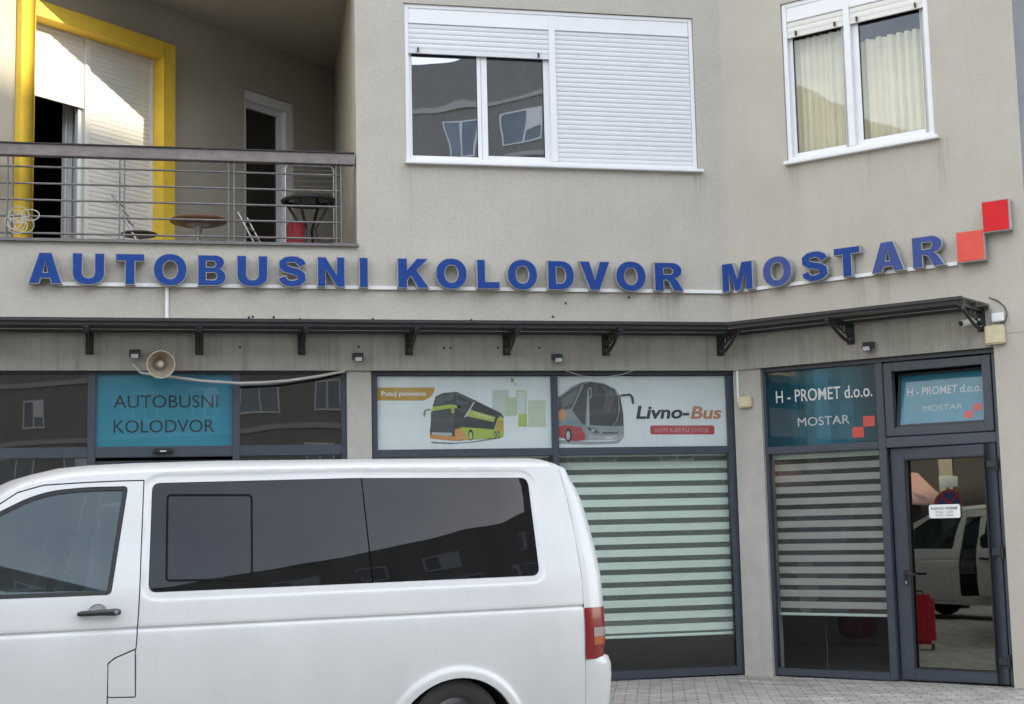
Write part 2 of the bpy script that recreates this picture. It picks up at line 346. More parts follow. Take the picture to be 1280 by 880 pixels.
def cdt(outer, holes=(), pts=()):
    vs = []; es = []
    for loop in (outer, *holes):
        b = len(vs); vs += [Vector(q) for q in loop]; es += [(b+i, b+(i+1) % len(loop)) for i in range(len(loop))]
    for q in pts:
        if inside(q, outer) and not any(inside(q, h) for h in holes): vs.append(Vector(q))
    r = delaunay_2d_cdt(vs, es, [], 0, 1e-5)
    V2 = r[0]; F2 = []
    for f in r[2]:
        c = (sum(V2[i].x for i in f)/len(f), sum(V2[i].y for i in f)/len(f))
        if inside(c, outer) and not any(inside(c, h) for h in holes): F2.append(tuple(f))
    return [(q.x, q.y) for q in V2], F2
def plate(mb, fn, outer, holes=(), th=.05, pts=(), back=True, gapfn=None):
    """surface fn(u,z,depth) over a 2-D outline with holes, thickened inwards by th"""
    V2, F2 = cdt(outer, holes, pts)
    n = len(V2)
    vs = [fn(u, z, 0) for u, z in V2] + [fn(u, z, -th) for u, z in V2]
    fs = list(F2)
    if back: fs += [tuple(i+n for i in reversed(f)) for f in F2]
    cnt = {}
    for f in F2:
        for i in range(len(f)):
            a, b = f[i], f[(i+1) % len(f)]; cnt.setdefault((min(a, b), max(a, b)), []).append((a, b))
    for k, l in cnt.items():
        if len(l) == 1: a, b = l[0]; fs.append((b, a, a+n, b+n))
    mb.add(vs, fs)
def rect(u0, z0, u1, z1): return [(u0, z0), (u1, z0), (u1, z1), (u0, z1)]
def rrect(u0, z0, u1, z1, r, n=6):
    o = []
    for cx, cz, a0 in ((u1-r, z0+r, -90), (u1-r, z1-r, 0), (u0+r, z1-r, 90), (u0+r, z0+r, 180)):
        for k in range(n+1):
            a = rad(a0+90*k/n); o.append((cx+r*math.cos(a), cz+r*math.sin(a)))
    return o
def roundpoly(P, r, n=6):
    """round the corners of a polygon; r is one radius or one per corner"""
    o = []; N = len(P); rr = r if isinstance(r, (list, tuple)) else [r]*N
    for i in range(N):
        a = Vector(P[i-1]); b = Vector(P[i]); c = Vector(P[(i+1) % N])
        d1 = (a-b); d2 = (c-b); q = rr[i]
        if q <= 0: o.append(tuple(b)); continue
        t = min(q, d1.length*.45, d2.length*.45)
        p0 = b+d1.normalized()*t; p1 = b+d2.normalized()*t
        for k in range(n+1):
            s = k/n; o.append(tuple((1-s)**2*p0+2*s*(1-s)*b+s*s*p1))
    return o
def curve_mesh(loops, extrude):
    cu = bpy.data.curves.new('outline', 'CURVE'); cu.dimensions = '2D'; cu.fill_mode = 'BOTH'; cu.extrude = extrude
    for L in loops:
        sp = cu.splines.new('POLY'); sp.points.add(len(L)-1); sp.use_cyclic_u = True
        for i, q in enumerate(L): sp.points[i].co = (q[0], q[1], 0, 1)
    ob = bpy.data.objects.new('outline', cu); COL.objects.link(ob)
    dg = bpy.context.evaluated_depsgraph_get(); me = bpy.data.meshes.new_from_object(ob.evaluated_get(dg))
    bpy.data.objects.remove(ob); bpy.data.curves.remove(cu)
    return me
def text_mesh(txt, bold=0.0, shear=0.0, spacing=1.0):
    cu = bpy.data.curves.new('lettering', 'FONT'); cu.body = txt; cu.offset = bold; cu.shear = shear; cu.space_character = spacing; cu.resolution_u = 4
    ob = bpy.data.objects.new('lettering', cu); COL.objects.link(ob)
    dg = bpy.context.evaluated_depsgraph_get(); me = bpy.data.meshes.new_from_object(ob.evaluated_get(dg))
    bpy.data.objects.remove(ob); bpy.data.curves.remove(cu)
    vs = [(v.co.x, v.co.y) for v in me.vertices]; fs = [tuple(p.vertices) for p in me.polygons]
    bpy.data.meshes.remove(me)
    return vs, fs
def text_on(F, mb, txt, u0, u1, z0, z1, d, bold=0.0, shear=0.0, ref=None, spacing=1.0):
    """lettering lying on frame F, fitted to a width and (by its capitals) a height"""
    vs, fs = text_mesh(txt, bold, shear, spacing)
    xs = [v[0] for v in vs]; x0, x1 = min(xs), max(xs)
    rv, _ = text_mesh(ref or 'H', bold); y0, y1 = min(v[1] for v in rv), max(v[1] for v in rv)
    mb.add([F.p(u0+(x-x0)/(x1-x0)*(u1-u0), z0+(y-y0)/(y1-y0)*(z1-z0), d) for x, y in vs], fs)

# the planes of the place
A_WING, A_BACK, A_VAN = rad(-48.918), rad(43.283), rad(13.166)
MAIN = Frame((0, 0), 0)
WING = Frame((5.66, 0), A_WING)
BACK = Frame((-1.755, .40), A_BACK)
_vr = CAM + 9.4*(R2 + R0*((573-CX)/FOC) + R1*((800-CY)/FOC))
VAN = Frame((_vr.x, _vr.y), A_VAN)
W_END = 3.155
def mu(px, py, d=0): return MAIN.uv(px, py, d)
def wu(px, py, d=0): return WING.uv(px, py, d)


# ------------------------------------------------------------------ ground
def struct(name, mb, m, **k): return tag(mb.build(name, m, None, **k), kind='structure')
b = MB(); b.face([(-900, -900, -.13), (900, -900, -.13), (900, 900, -.13), (-900, 900, -.13)]); struct('road', b, M['asphalt'])
b = MB(); b.hexa([(-40, -9.5, -.5), (40, -9.5, -.5), (40, 1, -.5), (-40, 1, -.5), (-40, -9.5, 0), (40, -9.5, 0), (40, 1, 0), (-40, 1, 0)]); struct('pavement', b, M['paving'])
b = MB(); b.hexa([(-40, -9.68, -.5), (40, -9.68, -.5), (40, -9.502, -.5), (-40, -9.502, -.5), (-40, -9.68, .004), (40, -9.68, .004), (40, -9.502, .004), (-40, -9.502, .004)]); struct('kerb', b, M['kerb'], bevel=.012)

# ------------------------------------------------------------------ station building
TOPZ = 11.5
SOFFIT = 3.185                     # underside of the upper wall, above the shopfronts
bld = thing('station_building', (2, 0.5, 0), 'beige rendered bus station building with shopfronts below and flats above', 'building')
LOG = (-2.178, 4.45, 1.68, 7.42)   # loggia opening
w1 = (mu(506.8, 150)[0], mu(690, 208)[1]+.01, mu(868.3, 100)[0], mu(690, 13.5)[1])
b = MB()
plate(b, lambda u, z, d: MAIN.p(u, z, d), rect(-6.6, SOFFIT, 5.66, TOPZ), [rect(LOG[0], LOG[1], LOG[2], LOG[3]), rect(w1[0]-.003, w1[1]-.003, w1[2]+.003, w1[3]+.003)], .28)
b.build('facade_wall', M['plaster'], bld)
b = MB()      # wing: upper wall with a leg right of the door
w2 = (wu(979.5, 100)[0], wu(1075, 187.5)[1]+.01, wu(1163, 80)[0], 7.03)
DOOR_R = wu(1256, 640, -.03)[0]
plate(b, lambda u, z, d: WING.p(u, z, d), [(0, SOFFIT), (DOOR_R, SOFFIT), (DOOR_R, 0), (W_END, 0), (W_END, TOPZ), (0, TOPZ)], [rect(w2[0]-.003, w2[1]-.003, w2[2]+.003, w2[3]+.003)], .28)
b.build('wing_wall', M['plaster_wing'], bld)
ce = WING.p(W_END, 0, 0)
RET = Frame((ce.x, ce.y), rad(4))
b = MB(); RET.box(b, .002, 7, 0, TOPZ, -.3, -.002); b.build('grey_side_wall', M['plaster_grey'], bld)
# lower wall pieces, set back a little under the upper wall
b = MB(); x0, x1 = mu(434, 520, -.03)[0], mu(464.6, 520, -.03)[0]
MAIN.box(b, x0, x1, 0, SOFFIT-.002, -.3, -.03); b.build('pillar', M['pillar'], bld)
PIL_R = wu(958, 650, -.03)[0]
b = MB(); WING.box(b, -.02, PIL_R, 0, SOFFIT-.002, -.3, -.03); b.build('pillar', M['pillar'], bld)
# stained band between shopfronts and canopy: a thin coat proud of the wall
LZ = 3.545
b = MB(); MAIN.box(b, -6.6, 5.655, SOFFIT-.004, LZ, -.02, .006); b.build('lintel_band', M['lintel'], bld)
b = MB(); WING.box(b, .004, DOOR_R, SOFFIT-.004, LZ, -.02, .006); b.build('lintel_band', M['lintel'], bld)
b = MB(); WING.box(b, DOOR_R+.004, W_END-.012, 3.3, LZ, -.02, .004); b.build('lintel_band', M['plaster_wing'], bld)

# loggia: back wall with two door openings, side wall, ceiling, floor
FLZ = 4.18
def bu(px, py, d=0): return BACK.uv(px, py, d)
f0, f1 = bu(22, 200, .05)[0], bu(216.6, 200, .05)[0]
fz = bu(216.6, 58, .05)[1]
FW = .165                          # width of the yellow frame's face
d0, d1 = bu(305.5, 200)[0], bu(366.5, 200)[0]
dz = bu(305.5, 110)[1]
UEND = 5.3
b = MB()
plate(b, lambda u, z, d: BACK.p(u, z, d), rect(-.60, FLZ-.1, UEND, LOG[3]+.35), [rect(f0+FW-.02, FLZ, f1-FW+.02, fz-FW+.02), rect(d0-.003, FLZ, d1+.003, dz+.003)], .22)
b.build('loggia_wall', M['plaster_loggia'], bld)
cb = BACK.p(bu(419, 150)[0], 0)
b = MB(); b.hexa([(1.68, .0, 4.2), (1.98, .0, 4.2), (cb.x+.4, cb.y+.1, 4.2), (cb.x, cb.y+.1, 4.2), (1.68, .0, 7.8), (1.98, .0, 7.8), (cb.x+.4, cb.y+.1, 7.8), (cb.x, cb.y+.1, 7.8)])
for i in (0, 1, 4, 5): b.v[i].y = -.001+.003
b.build('loggia_side_wall', M['plaster_wing'], bld)
b = MB(); b.hexa([(-2.6, -.25+.28, FLZ-.2), (2.2, .03, FLZ-.2), (2.4, 4.6, FLZ-.2), (-2.6, 4.6, FLZ-.2), (-2.6, .03, FLZ), (2.2, .03, FLZ), (2.4, 4.6, FLZ), (-2.6, 4.6, FLZ)]); b.build('loggia_floor', M['kerb'], bld)
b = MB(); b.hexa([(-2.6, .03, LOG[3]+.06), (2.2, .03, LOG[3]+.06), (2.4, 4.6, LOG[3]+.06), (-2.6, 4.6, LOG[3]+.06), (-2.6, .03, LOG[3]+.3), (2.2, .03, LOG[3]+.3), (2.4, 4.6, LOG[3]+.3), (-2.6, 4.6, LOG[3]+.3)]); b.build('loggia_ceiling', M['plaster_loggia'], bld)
b = MB(); MAIN.box(b, LOG[0]-.02, LOG[2]+.012, LOG[1]-.012, LOG[1]+.016, -.30, .045); b.build('parapet_capping', M['steel'], bld)
# roof slab and a plain box closing the building at the back
b = MB(); b.hexa([(-6.6, .02, TOPZ), (5.6, .02, TOPZ), (14, 9, TOPZ), (-6.6, 9, TOPZ), (-6.6, .02, TOPZ+.3), (5.6, .02, TOPZ+.3), (14, 9, TOPZ+.3), (-6.6, 9, TOPZ+.3)]); b.build('roof', M['roof'], bld)

# ---- shutters, windows
def slats(F, mb, u0, u1, z0, z1, d, pitch=.052, depth=.007):
    n = max(1, int(round((z1-z0)/pitch))); p = (z1-z0)/n
    prof = []
    for i in range(n):
        for t, q in ((0.0, 0), (.06, .55), (.25, .92), (.5, 1), (.75, .85), (.94, .45)): prof.append((z0+(i+t)*p, d-depth+q*depth))
    prof.append((z1, d-depth))
    vs = []; fs = []
    for z, dd in prof: vs += [F.p(u0, z, dd), F.p(u1, z, dd)]
    for i in range(len(prof)-1): fs.append((2*i, 2*i+1, 2*i+3, 2*i+2))
    b0 = len(vs); vs += [F.p(u0, z0, d-depth-.008), F.p(u1, z0, d-depth-.008), F.p(u0, z1, d-depth-.008), F.p(u1, z1, d-depth-.008)]
    fs.append((b0+1, b0, b0+2, b0+3)); mb.add(vs, fs)
def ring(F, mb, u0, u1, z0, z1, w, d0, d1, wb=None):
    wb = w if wb is None else wb
    F.box(mb, u0, u0+w, z0, z1, d0, d1); F.box(mb, u1-w, u1, z0, z1, d0, d1)
    F.box(mb, u0+w, u1-w, z0, z0+wb, d0, d1); F.box(mb, u0+w, u1-w, z1-w, z1, d0, d1)
def pane(F, name, u0, u1, z0, z1, d, m, parent, tilt=0):
    mb = MB(); h = z1-z0
    mb.hexa([F.p(u0, z0, d), F.p(u1, z0, d), F.p(u1, z0, d-.008), F.p(u0, z0, d-.008), F.p(u0, z1, d+tilt*h), F.p(u1, z1, d+tilt*h), F.p(u1, z1, d-.008+tilt*h), F.p(u0, z1, d-.008+tilt*h)])
    return mb.build(name, m, parent)
def sash(F, u0, u1, z0, z1, w, gm, parent, d=-.075, wr=None):
    mb = MB(); ring(F, mb, u0, u1, z0, z1, w, d-.045, d)
    s = mb.build('sash', M['pvc'], parent, bevel=.005)
    mb = MB(); ring(F, mb, u0+w-.006, u1-w+.006, z0+w-.006, z1-w+.006, .010, d-.03, d-.012); mb.build('glazing_seal', M['rubber'], parent)
    return pane(F, 'glass_pane', u0+w, u1-w, z0+w, z1-w, d-.022, gm, parent)
def room(F, u0, u1, z0, z1, depth, m, parent, front=-.29):
    """dark room behind an opening: five faces, open to the front"""
    mb = MB(); o = [F.p(u0, z0, front), F.p(u1, z0, front), F.p(u1, z1, front), F.p(u0, z1, front)]
    q = [F.p(u0, z0, front-depth), F.p(u1, z0, front-depth), F.p(u1, z1, front-depth), F.p(u0, z1, front-depth)]
    mb.add(o+q, [(4, 5, 6, 7), (0, 1, 5, 4), (1, 2, 6, 5), (2, 3, 7, 6), (3, 0, 4, 7)])
    return mb.build('room', m, parent)
def stops(F, mb, u, z, d):   # little rubber stops on a shutter's bottom rail
    F.box(mb, u-.008, u+.008, z, z+.045, d, d+.025)

# upper window on the main wall
u0, z0, u1, z1 = w1
win = MB(); ring(MAIN, win, u0, u1, z0, z1, .045, -.12, -.02); um = mu(691, 100, -.03)[0]
MAIN.box(win, um-.035, um+.035, z0+.045, z1-.045, -.12, -.018)
zb = mu(600, 33, -.02)[1]; MAIN.box(win, u0+.045, u1-.045, zb-.0, z1-.045, -.13, -.024)
win = win.build('window', M['pvc'], bld, bevel=.005)
b = MB(); zs = mu(598, 70, -.035)[1]; slats(MAIN, b, u0+.045, um-.035, zs+.05, zb, -.035)
MAIN.box(b, u0+.045, um-.035, zs, zs+.05, -.058, -.033); b.build('roller_shutter', M['shutter'], win)
for px in (522.5, 673):
    b = MB(); stops(MAIN, b, mu(px, 70, -.03)[0], zs+.012, -.033); b.build('shutter_stop', M['black_plastic'], win)
b = MB(); slats(MAIN, b, um+.035, u1-.045, z0+.045, zb, -.035); b.build('roller_shutter', M['shutter'], win)
us = mu(602, 150, -.08)[0]
sash(MAIN, u0+.04, us, z0+.04, zs+.2, .042, M['glass_upper'], win)
sash(MAIN, us+.002, um-.03, z0+.04, zs+.2, .062, M['glass_upper'], win)
b = MB(); MAIN.box(b, u0-.012, u1+.045, z0-.034, z0, -.1, .06); b.build('sill', M['pvc'], win, bevel=.006)
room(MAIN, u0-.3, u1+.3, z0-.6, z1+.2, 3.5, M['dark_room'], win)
def curtain(F, name, u0, u1, z0, z1, d, m, parent, amp=.03, waves=9, seed=1):
    rn = random.Random(seed); n = waves*10; vs = []; fs = []; ph = rn.random()*6
    for i in range(n+1):
        t = i/n; off = amp*(math.sin(t*waves*6.28+ph+1.3*math.sin(t*9+ph))+.4*math.sin(t*waves*2.3*6.28+ph))
        vs += [F.p(u0+(u1-u0)*t, z0, d+off*1.2), F.p(u0+(u1-u0)*t, z1, d+off)]
    for i in range(n): fs.append((2*i, 2*i+2, 2*i+3, 2*i+1))
    mb = MB(); mb.add(vs, fs); return mb.build(name, m, parent, smooth=True, sharp=180)
curtain(MAIN, 'curtain', mu(648, 120, -.2)[0], um+.1, z0-.1, z1, -.28, M['curtain_grey'], win, .02, 6, 3)

# upper window on the wing
u0, z0, u1, z1 = w2
win = MB(); ring(WING, win, u0, u1, z0, z1, .05, -.12, -.02); um = wu(1062, 100, -.03)[0]
WING.box(win, um-.035, um+.035, z0+.05, z1-.05, -.12, -.018)
zb = wu(1055, 10.8, -.02)[1]; WING.box(win, u0+.05, u1-.05, zb, z1-.05, -.13, -.024)
win = win.build('window', M['pvc'], bld, bevel=.005)
zs = wu(1020, 40, -.035)[1]
for a, c, name in ((u0+.05, um-.035, 0), (um+.035, u1-.05, 1)):
    b = MB(); slats(WING, b, a, c, zs+.045, zb, -.035); WING.box(b, a, c, zs, zs+.045, -.058, -.033); b.build('roller_shutter', M['shutter_warm'], win)
for px in (995, 1044, 1072, 1146):
    b = MB(); stops(WING, b, wu(px, 40, -.03)[0], zs+.012, -.033); b.build('shutter_stop', M['black_plastic'], win)
sash(WING, u0+.03, um-.03, z0+.04, zs+.2, .055, M['glass_clear'], win)
sash(WING, um+.03, u1-.04, z0+.04, zs+.2, .07, M['glass_clear'], win)
b = MB(); WING.box(b, u0-.02, u1+.05, z0-.04, z0, -.1, .06); b.build('sill', M['pvc'], win, bevel=.006)
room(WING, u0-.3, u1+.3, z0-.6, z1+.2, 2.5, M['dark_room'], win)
curtain(WING, 'curtain', u0-.1, um+.02, z0-.1, zs+.02, -.20, M['curtain'], win, .022, 10, 5)
curtain(WING, 'curtain', um+.06, u1+.1, z0-.1, zs-.15, -.20, M['curtain'], win, .03, 9, 8)

# yellow framed balcony door
b = MB()
ring(BACK, b, f0, f1, FLZ, fz, FW, -.16, .085); fr = b.build('door_frame', M['yellow'], bld, bevel=.004)
a0, a1, az1 = f0+FW, f1-FW, fz-FW
b = MB(); zbx = bu(120, 52, -.1)[1]
um = bu(107.5, 200, -.1)[0]
BACK.box(b, a0, a1, zbx, az1, -.17, -.10); BACK.box(b, a0, a0+.03, FLZ, zbx, -.17, -.09); BACK.box(b, a1-.035, a1, FLZ, zbx, -.17, -.09); BACK.box(b, um-.03, um+.03, FLZ, zbx, -.17, -.085)
bal = b.build('balcony_door', M['shutter_warm'], fr, bevel=.004)
zs = bu(70, 126, -.1)[1]
b = MB(); slats(BACK, b, a0+.03, um-.03, zs+.045, zbx, -.108); BACK.box(b, a0+.03, um-.03, zs, zs+.045, -.13, -.104); b.build('roller_shutter', M['shutter_warm'], fr)
b = MB(); slats(BACK, b, um+.03, a1-.035, FLZ+.02, zbx, -.108); b.build('roller_shutter', M['shutter_warm'], fr)
b = MB(); BACK.box(b, bu(95.5, 200, -.16)[0], bu(101, 200, -.16)[0], FLZ, zs+.1, -.19, -.14); b.build('door_sash', M['pvc'], fr, bevel=.004)
room(BACK, a0-.1, a1+.3, FLZ, az1, 2.2, M['dark_room'], fr, -.23)
curtain(BACK, 'curtain', bu(80, 200, -.36)[0], bu(94, 200, -.36)[0], FLZ, zs+.3, -.36, M['text_white'], fr, .03, 3, 2)
# second door, deeper in the loggia
b = MB(); BACK.box(b, d0, d1, bu(337, 134, -.05)[1]+.0, dz, -.19, -.03); BACK.box(b, d1-.10, d1, FLZ, bu(337, 134, -.05)[1], -.19, -.03)
BACK.box(b, d0, d0+.06, FLZ, bu(337, 134, -.05)[1], -.19, -.03)
fr2 = b.build('door_frame', M['pvc'], bld, bevel=.004)
b = MB(); ring(BACK, b, d0+.06, d1-.10, FLZ+.02, bu(337, 134, -.05)[1], .07, -.17, -.10); b.build('door_sash', M['pvc'], fr2, bevel=.004)
pane(BACK, 'glass_pane', d0+.13, d1-.17, FLZ+.09, bu(337, 134, -.05)[1]-.07, -.13, M['glass_dark'], fr2)
room(BACK, d0-.05, d1+.05, FLZ, dz, 2, M['dark_room'], fr2, -.23)

# ---- shopfronts
ZT = SOFFIT-.004
def fbox(F, mb, a, c, z0, z1, d0=-.16, d1=-.075): F.box(mb, a, c, z0, z1, d0, d1)
D = -.075
# left shopfront: three bays
L0, L1 = -6.5, mu(434, 520, D)[0]
mA = (mu(109.3, 520, D)[0], mu(119.5, 520, D)[0]); mB_ = (mu(290.5, 520, D)[0], mu(300, 520, D)[0]); mC = mu(426.7, 520, D)[0]
zt = mu(200, 467.2, D)[1]; zr1 = mu(200, 557.8, D)[1]; zr0 = mu(200, 571.5, D)[1]
b = MB()
fbox(MAIN, b, L0, L1, zt, ZT); fbox(MAIN, b, *mA, 0, zt); fbox(MAIN, b, *mB_, 0, zt); fbox(MAIN, b, mC, L1, 0, zt)
for a, c in ((L0, mA[0]), (mA[1], mB_[0]), (mB_[1], mC)): fbox(MAIN, b, a, c, zr0, zr1)
fbox(MAIN, b, L0, mA[0], 0.01, .12); fbox(MAIN, b, mB_[1], mC, .01, .12); fbox(MAIN, b, -3.4, -3.3, .12, zt); fbox(MAIN, b, -4.9, -4.8, .12, zt)
sf = b.build('shopfront', M['alu'], bld, bevel=.006)
pane(MAIN, 'glass_pane', L0, mA[0], zr1, zt, -.11, M['glass_dark'], sf); pane(MAIN, 'glass_pane', mA[1], mB_[0], zr1, zt, -.11, M['glass_film'], sf); pane(MAIN, 'glass_pane', mB_[1], mC, zr1, zt, -.11, M['glass_dark'], sf)
pane(MAIN, 'glass_pane', L0, mA[0], .12, zr0, -.11, M['glass_dark'], sf); pane(MAIN, 'glass_pane', mB_[1], mC, .12, zr0, -.11, M['glass_dark'], sf)
um = (mA[1]+mB_[0])/2
for a, c in ((mA[1], um-.004), (um+.004, mB_[0])):
    b = MB(); ring(MAIN, b, a, c, .02, zr0-.03, .05, -.15, -.11); s = b.build('sliding_door', M['alu_dark'], bld); pane(MAIN, 'glass_pane', a+.05, c-.05, .07, zr0-.08, -.125, M['glass_dark'], s)
b = MB(); q = mu(204, 566, D)[0]; MAIN.box(b, q-.095, q+.095, zr0+.035, zr0+.085, D, D+.055); ds = b.build('door_sensor', M['black_plastic'], bld, bevel=.012)
b = MB(); MAIN.box(b, q-.03, q+.03, zr0+.05, zr0+.062, D+.055, D+.058); b.build('sensor_lens', M['lamp_glass'], ds)
b = MB(); MAIN.box(b, mA[1], mB_[0], zr1, zt, -.125, -.121); fm = b.build('sign_film', M['teal'], bld)
b = MB()
za = mu(180, 509.5, -.1)[1]; text_on(MAIN, b, 'AUTOBUSNI', mu(142, 505, -.12)[0], mu(272.5, 505, -.12)[0], za, mu(180, 494, -.1)[1], -.1195, .000)
b.build('lettering', M['text_black'], fm); b = MB()
za = mu(180, 540.7, -.1)[1]; text_on(MAIN, b, 'KOLODVOR', mu(142, 535, -.12)[0], mu(268, 535, -.12)[0], za, mu(180, 525, -.1)[1], -.1195, .000)
b.build('lettering', M['text_black'], fm)
# middle shopfront: two bays with posters above and blinds below
mL = (mu(464.6, 520, D)[0], mu(472, 520, D)[0]); mM = (mu(690.3, 520, D)[0], mu(698, 520, D)[0]); mR = (mu(909.5, 520, D)[0], 5.735)
zt2 = mu(690, 469.2, D)[1]; zp1 = mu(690, 560, D)[1]; zp0 = mu(690, 569.5, D)[1]
b = MB(); fbox(MAIN, b, mL[0], mR[1], zt2, ZT)
for a, c in (mL, mM, mR): fbox(MAIN, b, a, c, 0.01, zt2)
for a, c in ((mL[1], mM[0]), (mM[1], mR[0])):
    fbox(MAIN, b, a, c, zp0, zp1); fbox(MAIN, b, a, c, .01, .095)
sf2 = b.build('shopfront', M['alu'], bld, bevel=.006)
for a, c in ((mL[1], mM[0]), (mM[1], mR[0])):
    pane(MAIN, 'glass_pane', a, c, zp1, zt2, -.11, M['glass_film'], sf2); pane(MAIN, 'glass_pane', a, c, .095, zp0, -.11, M['glass_blind'], sf2)
# wing shopfront: window, hopper window and door
D = -.075
wL = (PIL_R, wu(957.3, 500, D)[0]); wM = (wu(1095, 500, D)[0], wu(1104.5, 500, D)[0])
zw1 = wu(1025, 555.5, D)[1]; zw0 = wu(1030, 564.5, D)[1]; ztw = wu(1025, 460, D)[1]; zd1 = wu(1180, 543, D)[1]; zd0 = wu(1180, 556, D)[1]
b = MB(); fbox(WING, b, wL[0], DOOR_R, ztw, ZT); fbox(WING, b, wL[0], wL[1], .01, ztw); fbox(WING, b, *wM, .01, ztw); fbox(WING, b, DOOR_R-.055, DOOR_R, .01, ztw)
fbox(WING, b, wL[1], wM[0], zw0, zw1); fbox(WING, b, wL[1], wM[0], .01, .085); fbox(WING, b, wM[1], DOOR_R-.055, zd0, zd1)
sf3 = b.build('shopfront', M['alu'], bld, bevel=.006)
pane(WING, 'glass_pane', wL[1], wM[0], zw1, ztw, -.11, M['glass_film'], sf3); pane(WING, 'glass_pane', wL[1], wM[0], .085, zw0, -.11, M['glass_blind_wing'], sf3)
def promet(F, parent, u0, u1, z0, z1, d, tilt=None):
    H = z1-z0; W = u1-u0
    G = F if tilt is None else tilt
    mb = MB(); G.box(mb, u0, u1, z0, z1, d-.012, d-.008); fm = mb.build('sign_film', M['teal'], parent); fm = parent if tilt else fm
    mb = MB(); text_on(G, mb, 'H - PROMET d.o.o.', u0+.08*W, u0+.955*W, z0+.585*H, z0+.745*H, d-.0065, .004); mb.build('company_lettering', M['text_white'], fm)
    mb = MB(); text_on(G, mb, 'MOSTAR', u0+.275*W, u0+.745*W, z0+.255*H, z0+.365*H, d-.0065, .0); mb.build('town_lettering', M['text_pale'], fm)
    s = .118*H*1.05
    for q, (a, c) in enumerate(((.865, .20), (.765, .065))):
        mb = MB(); G.box(mb, u0+a*W, u0+a*W+.10*W, z0+c*H, z0+c*H+.135*H, d-.008, d-.0055); mb.build('red_square', M['film_red'], fm)
promet(WING, bld, wL[1], wM[0], zw1, ztw, -.11)
class Tilt:   # a leaf leaning inwards about its bottom edge
    def __init__(s, F, z0, d0, ang): s.F = F; s.z0 = z0; s.d0 = d0; s.c = math.cos(ang); s.s = math.sin(ang)
    def p(s, u, z, d=0):
        h = z-s.z0; e = d-s.d0
        return s.F.p(u, s.z0+h*s.c+e*s.s, s.d0-h*s.s+e*s.c)
Tilt.box = Frame.box
hu0, hu1 = wM[1]+.012, DOOR_R-.067; hz0, hz1 = zd1+.012, ztw-.012
b = MB(); ring(WING, b, hu0, hu1, hz0, hz1, .085, -.15, -.07); hop = b.build('window', M['alu'], bld, bevel=.005)
T = Tilt(WING, hz0+.085, -.12, rad(13))
b = MB(); ring(T, b, hu0+.09, hu1-.09, hz0+.09, hz1-.085, .022, -.16, -.12); b.build('sash', M['alu_dark'], hop)
pane(T, 'glass_pane', hu0+.112, hu1-.112, hz0+.112, hz1-.107, -.135, glass('tilted film glass', (.9, .9, .9), .03, rcol=(1, .93, .8), wave=.002, wscale=3), hop)
promet(WING, hop, hu0+.112, hu1-.112, hz0+.112, hz1-.107, -.137, T)
# door leaf
dl0, dl1, dlz = wM[1]+.01, DOOR_R-.06, zd0-.008
AJ = rad(4.2)                      # the door stands a hand's breadth ajar, hinged on the right
DF = Frame((0, 0), A_WING-AJ); _h = WING.p(dl1, 0, -.10); DF.o = _h-DF.ex*dl1+DF.n*.10
g0, g1 = wu(1134, 700, -.07)[0], wu(1238, 700, -.07)[0]; gz0, gz1 = wu(1190, 838, -.07)[1], wu(1180, 572, -.07)[1]
b = MB(); F_ = DF
F_.box(b, dl0, g0, .02, dlz, -.14, -.06); F_.box(b, g1, dl1, .02, dlz, -.14, -.06); F_.box(b, g0, g1, .02, gz0, -.14, -.06); F_.box(b, g0, g1, gz1, dlz, -.14, -.06)
door = b.build('entrance_door', M['alu'], bld, bevel=.006)
b = MB(); ring(DF, b, g0-.004, g1+.004, gz0-.004, gz1+.004, .012, -.075, -.056); b.build('glazing_seal', M['rubber'], door)
pane(DF, 'glass_pane', g0, g1, gz0, gz1, -.098, M['glass_coat'], door, tilt=-.0105)
hu, hz = wu(1129, 718, -.05)
b = MB(); DF.box(b, hu-.02, hu+.02, hz-.11, hz+.04, -.06, -.05); DF.tube(b, [(hu, hz, -.05), (hu, hz, 0), (hu+.03, hz, .012), (hu+.13, hz, .012)], .011); b.build('handle', M['black'], door, smooth=True)
b = MB(); DF.box(b, hu-.008, hu+.008, hz-.095, hz-.065, -.05, -.045); b.build('keyhole', M['rim'], door)
for px, py in ((1241, 580), (1248, 690), (1256.5, 827)):
    q = wu(px, py, -.05); b = MB(); WING.box(b, q[0]-.055, q[0]+.03, q[1]-.03, q[1]+.03, -.06, -.035); WING.tube(b, [(q[0]+.04, q[1]-.06, -.035), (q[0]+.04, q[1]+.06, -.035)], .016); b.build('hinge', M['black'], door)
# notice on the door glass
q0 = DF.uv(1161, 648, -.08); q1 = DF.uv(1199, 630, -.08)
NTC = thing('notice', DF.p((q0[0]+q1[0])/2, q0[1], -.08), 'small white opening hours notice on the glass of the entrance door', 'notice')
b = MB(); plate(b, lambda u, z, d: DF.p(u, z, -.078-.0105*(z-gz0)+d), rrect(q0[0], q0[1], q1[0], q1[1], .022), (), .003); b.build('sheet', M['text_white'], NTC)
hh = q1[1]-q0[1]; ww = q1[0]-q0[0]; dd = -.0765-.0105*((q0[1]+q1[1])/2-gz0)+.0012
for t_, a_, z_0, z_1, bo in (('RADNO VRIJEME', .07, .62, .82, .01), ('PON - SUB', .22, .38, .50, 0), ('07:00 - 20:00', .22, .14, .28, 0)):
    b = MB(); text_on(DF, b, t_, q0[0]+a_*ww, q1[0]-a_*ww, q0[1]+z_0*hh, q0[1]+z_1*hh, dd, bo); b.build('lettering', flat((.12, .12, .14)), NTC)
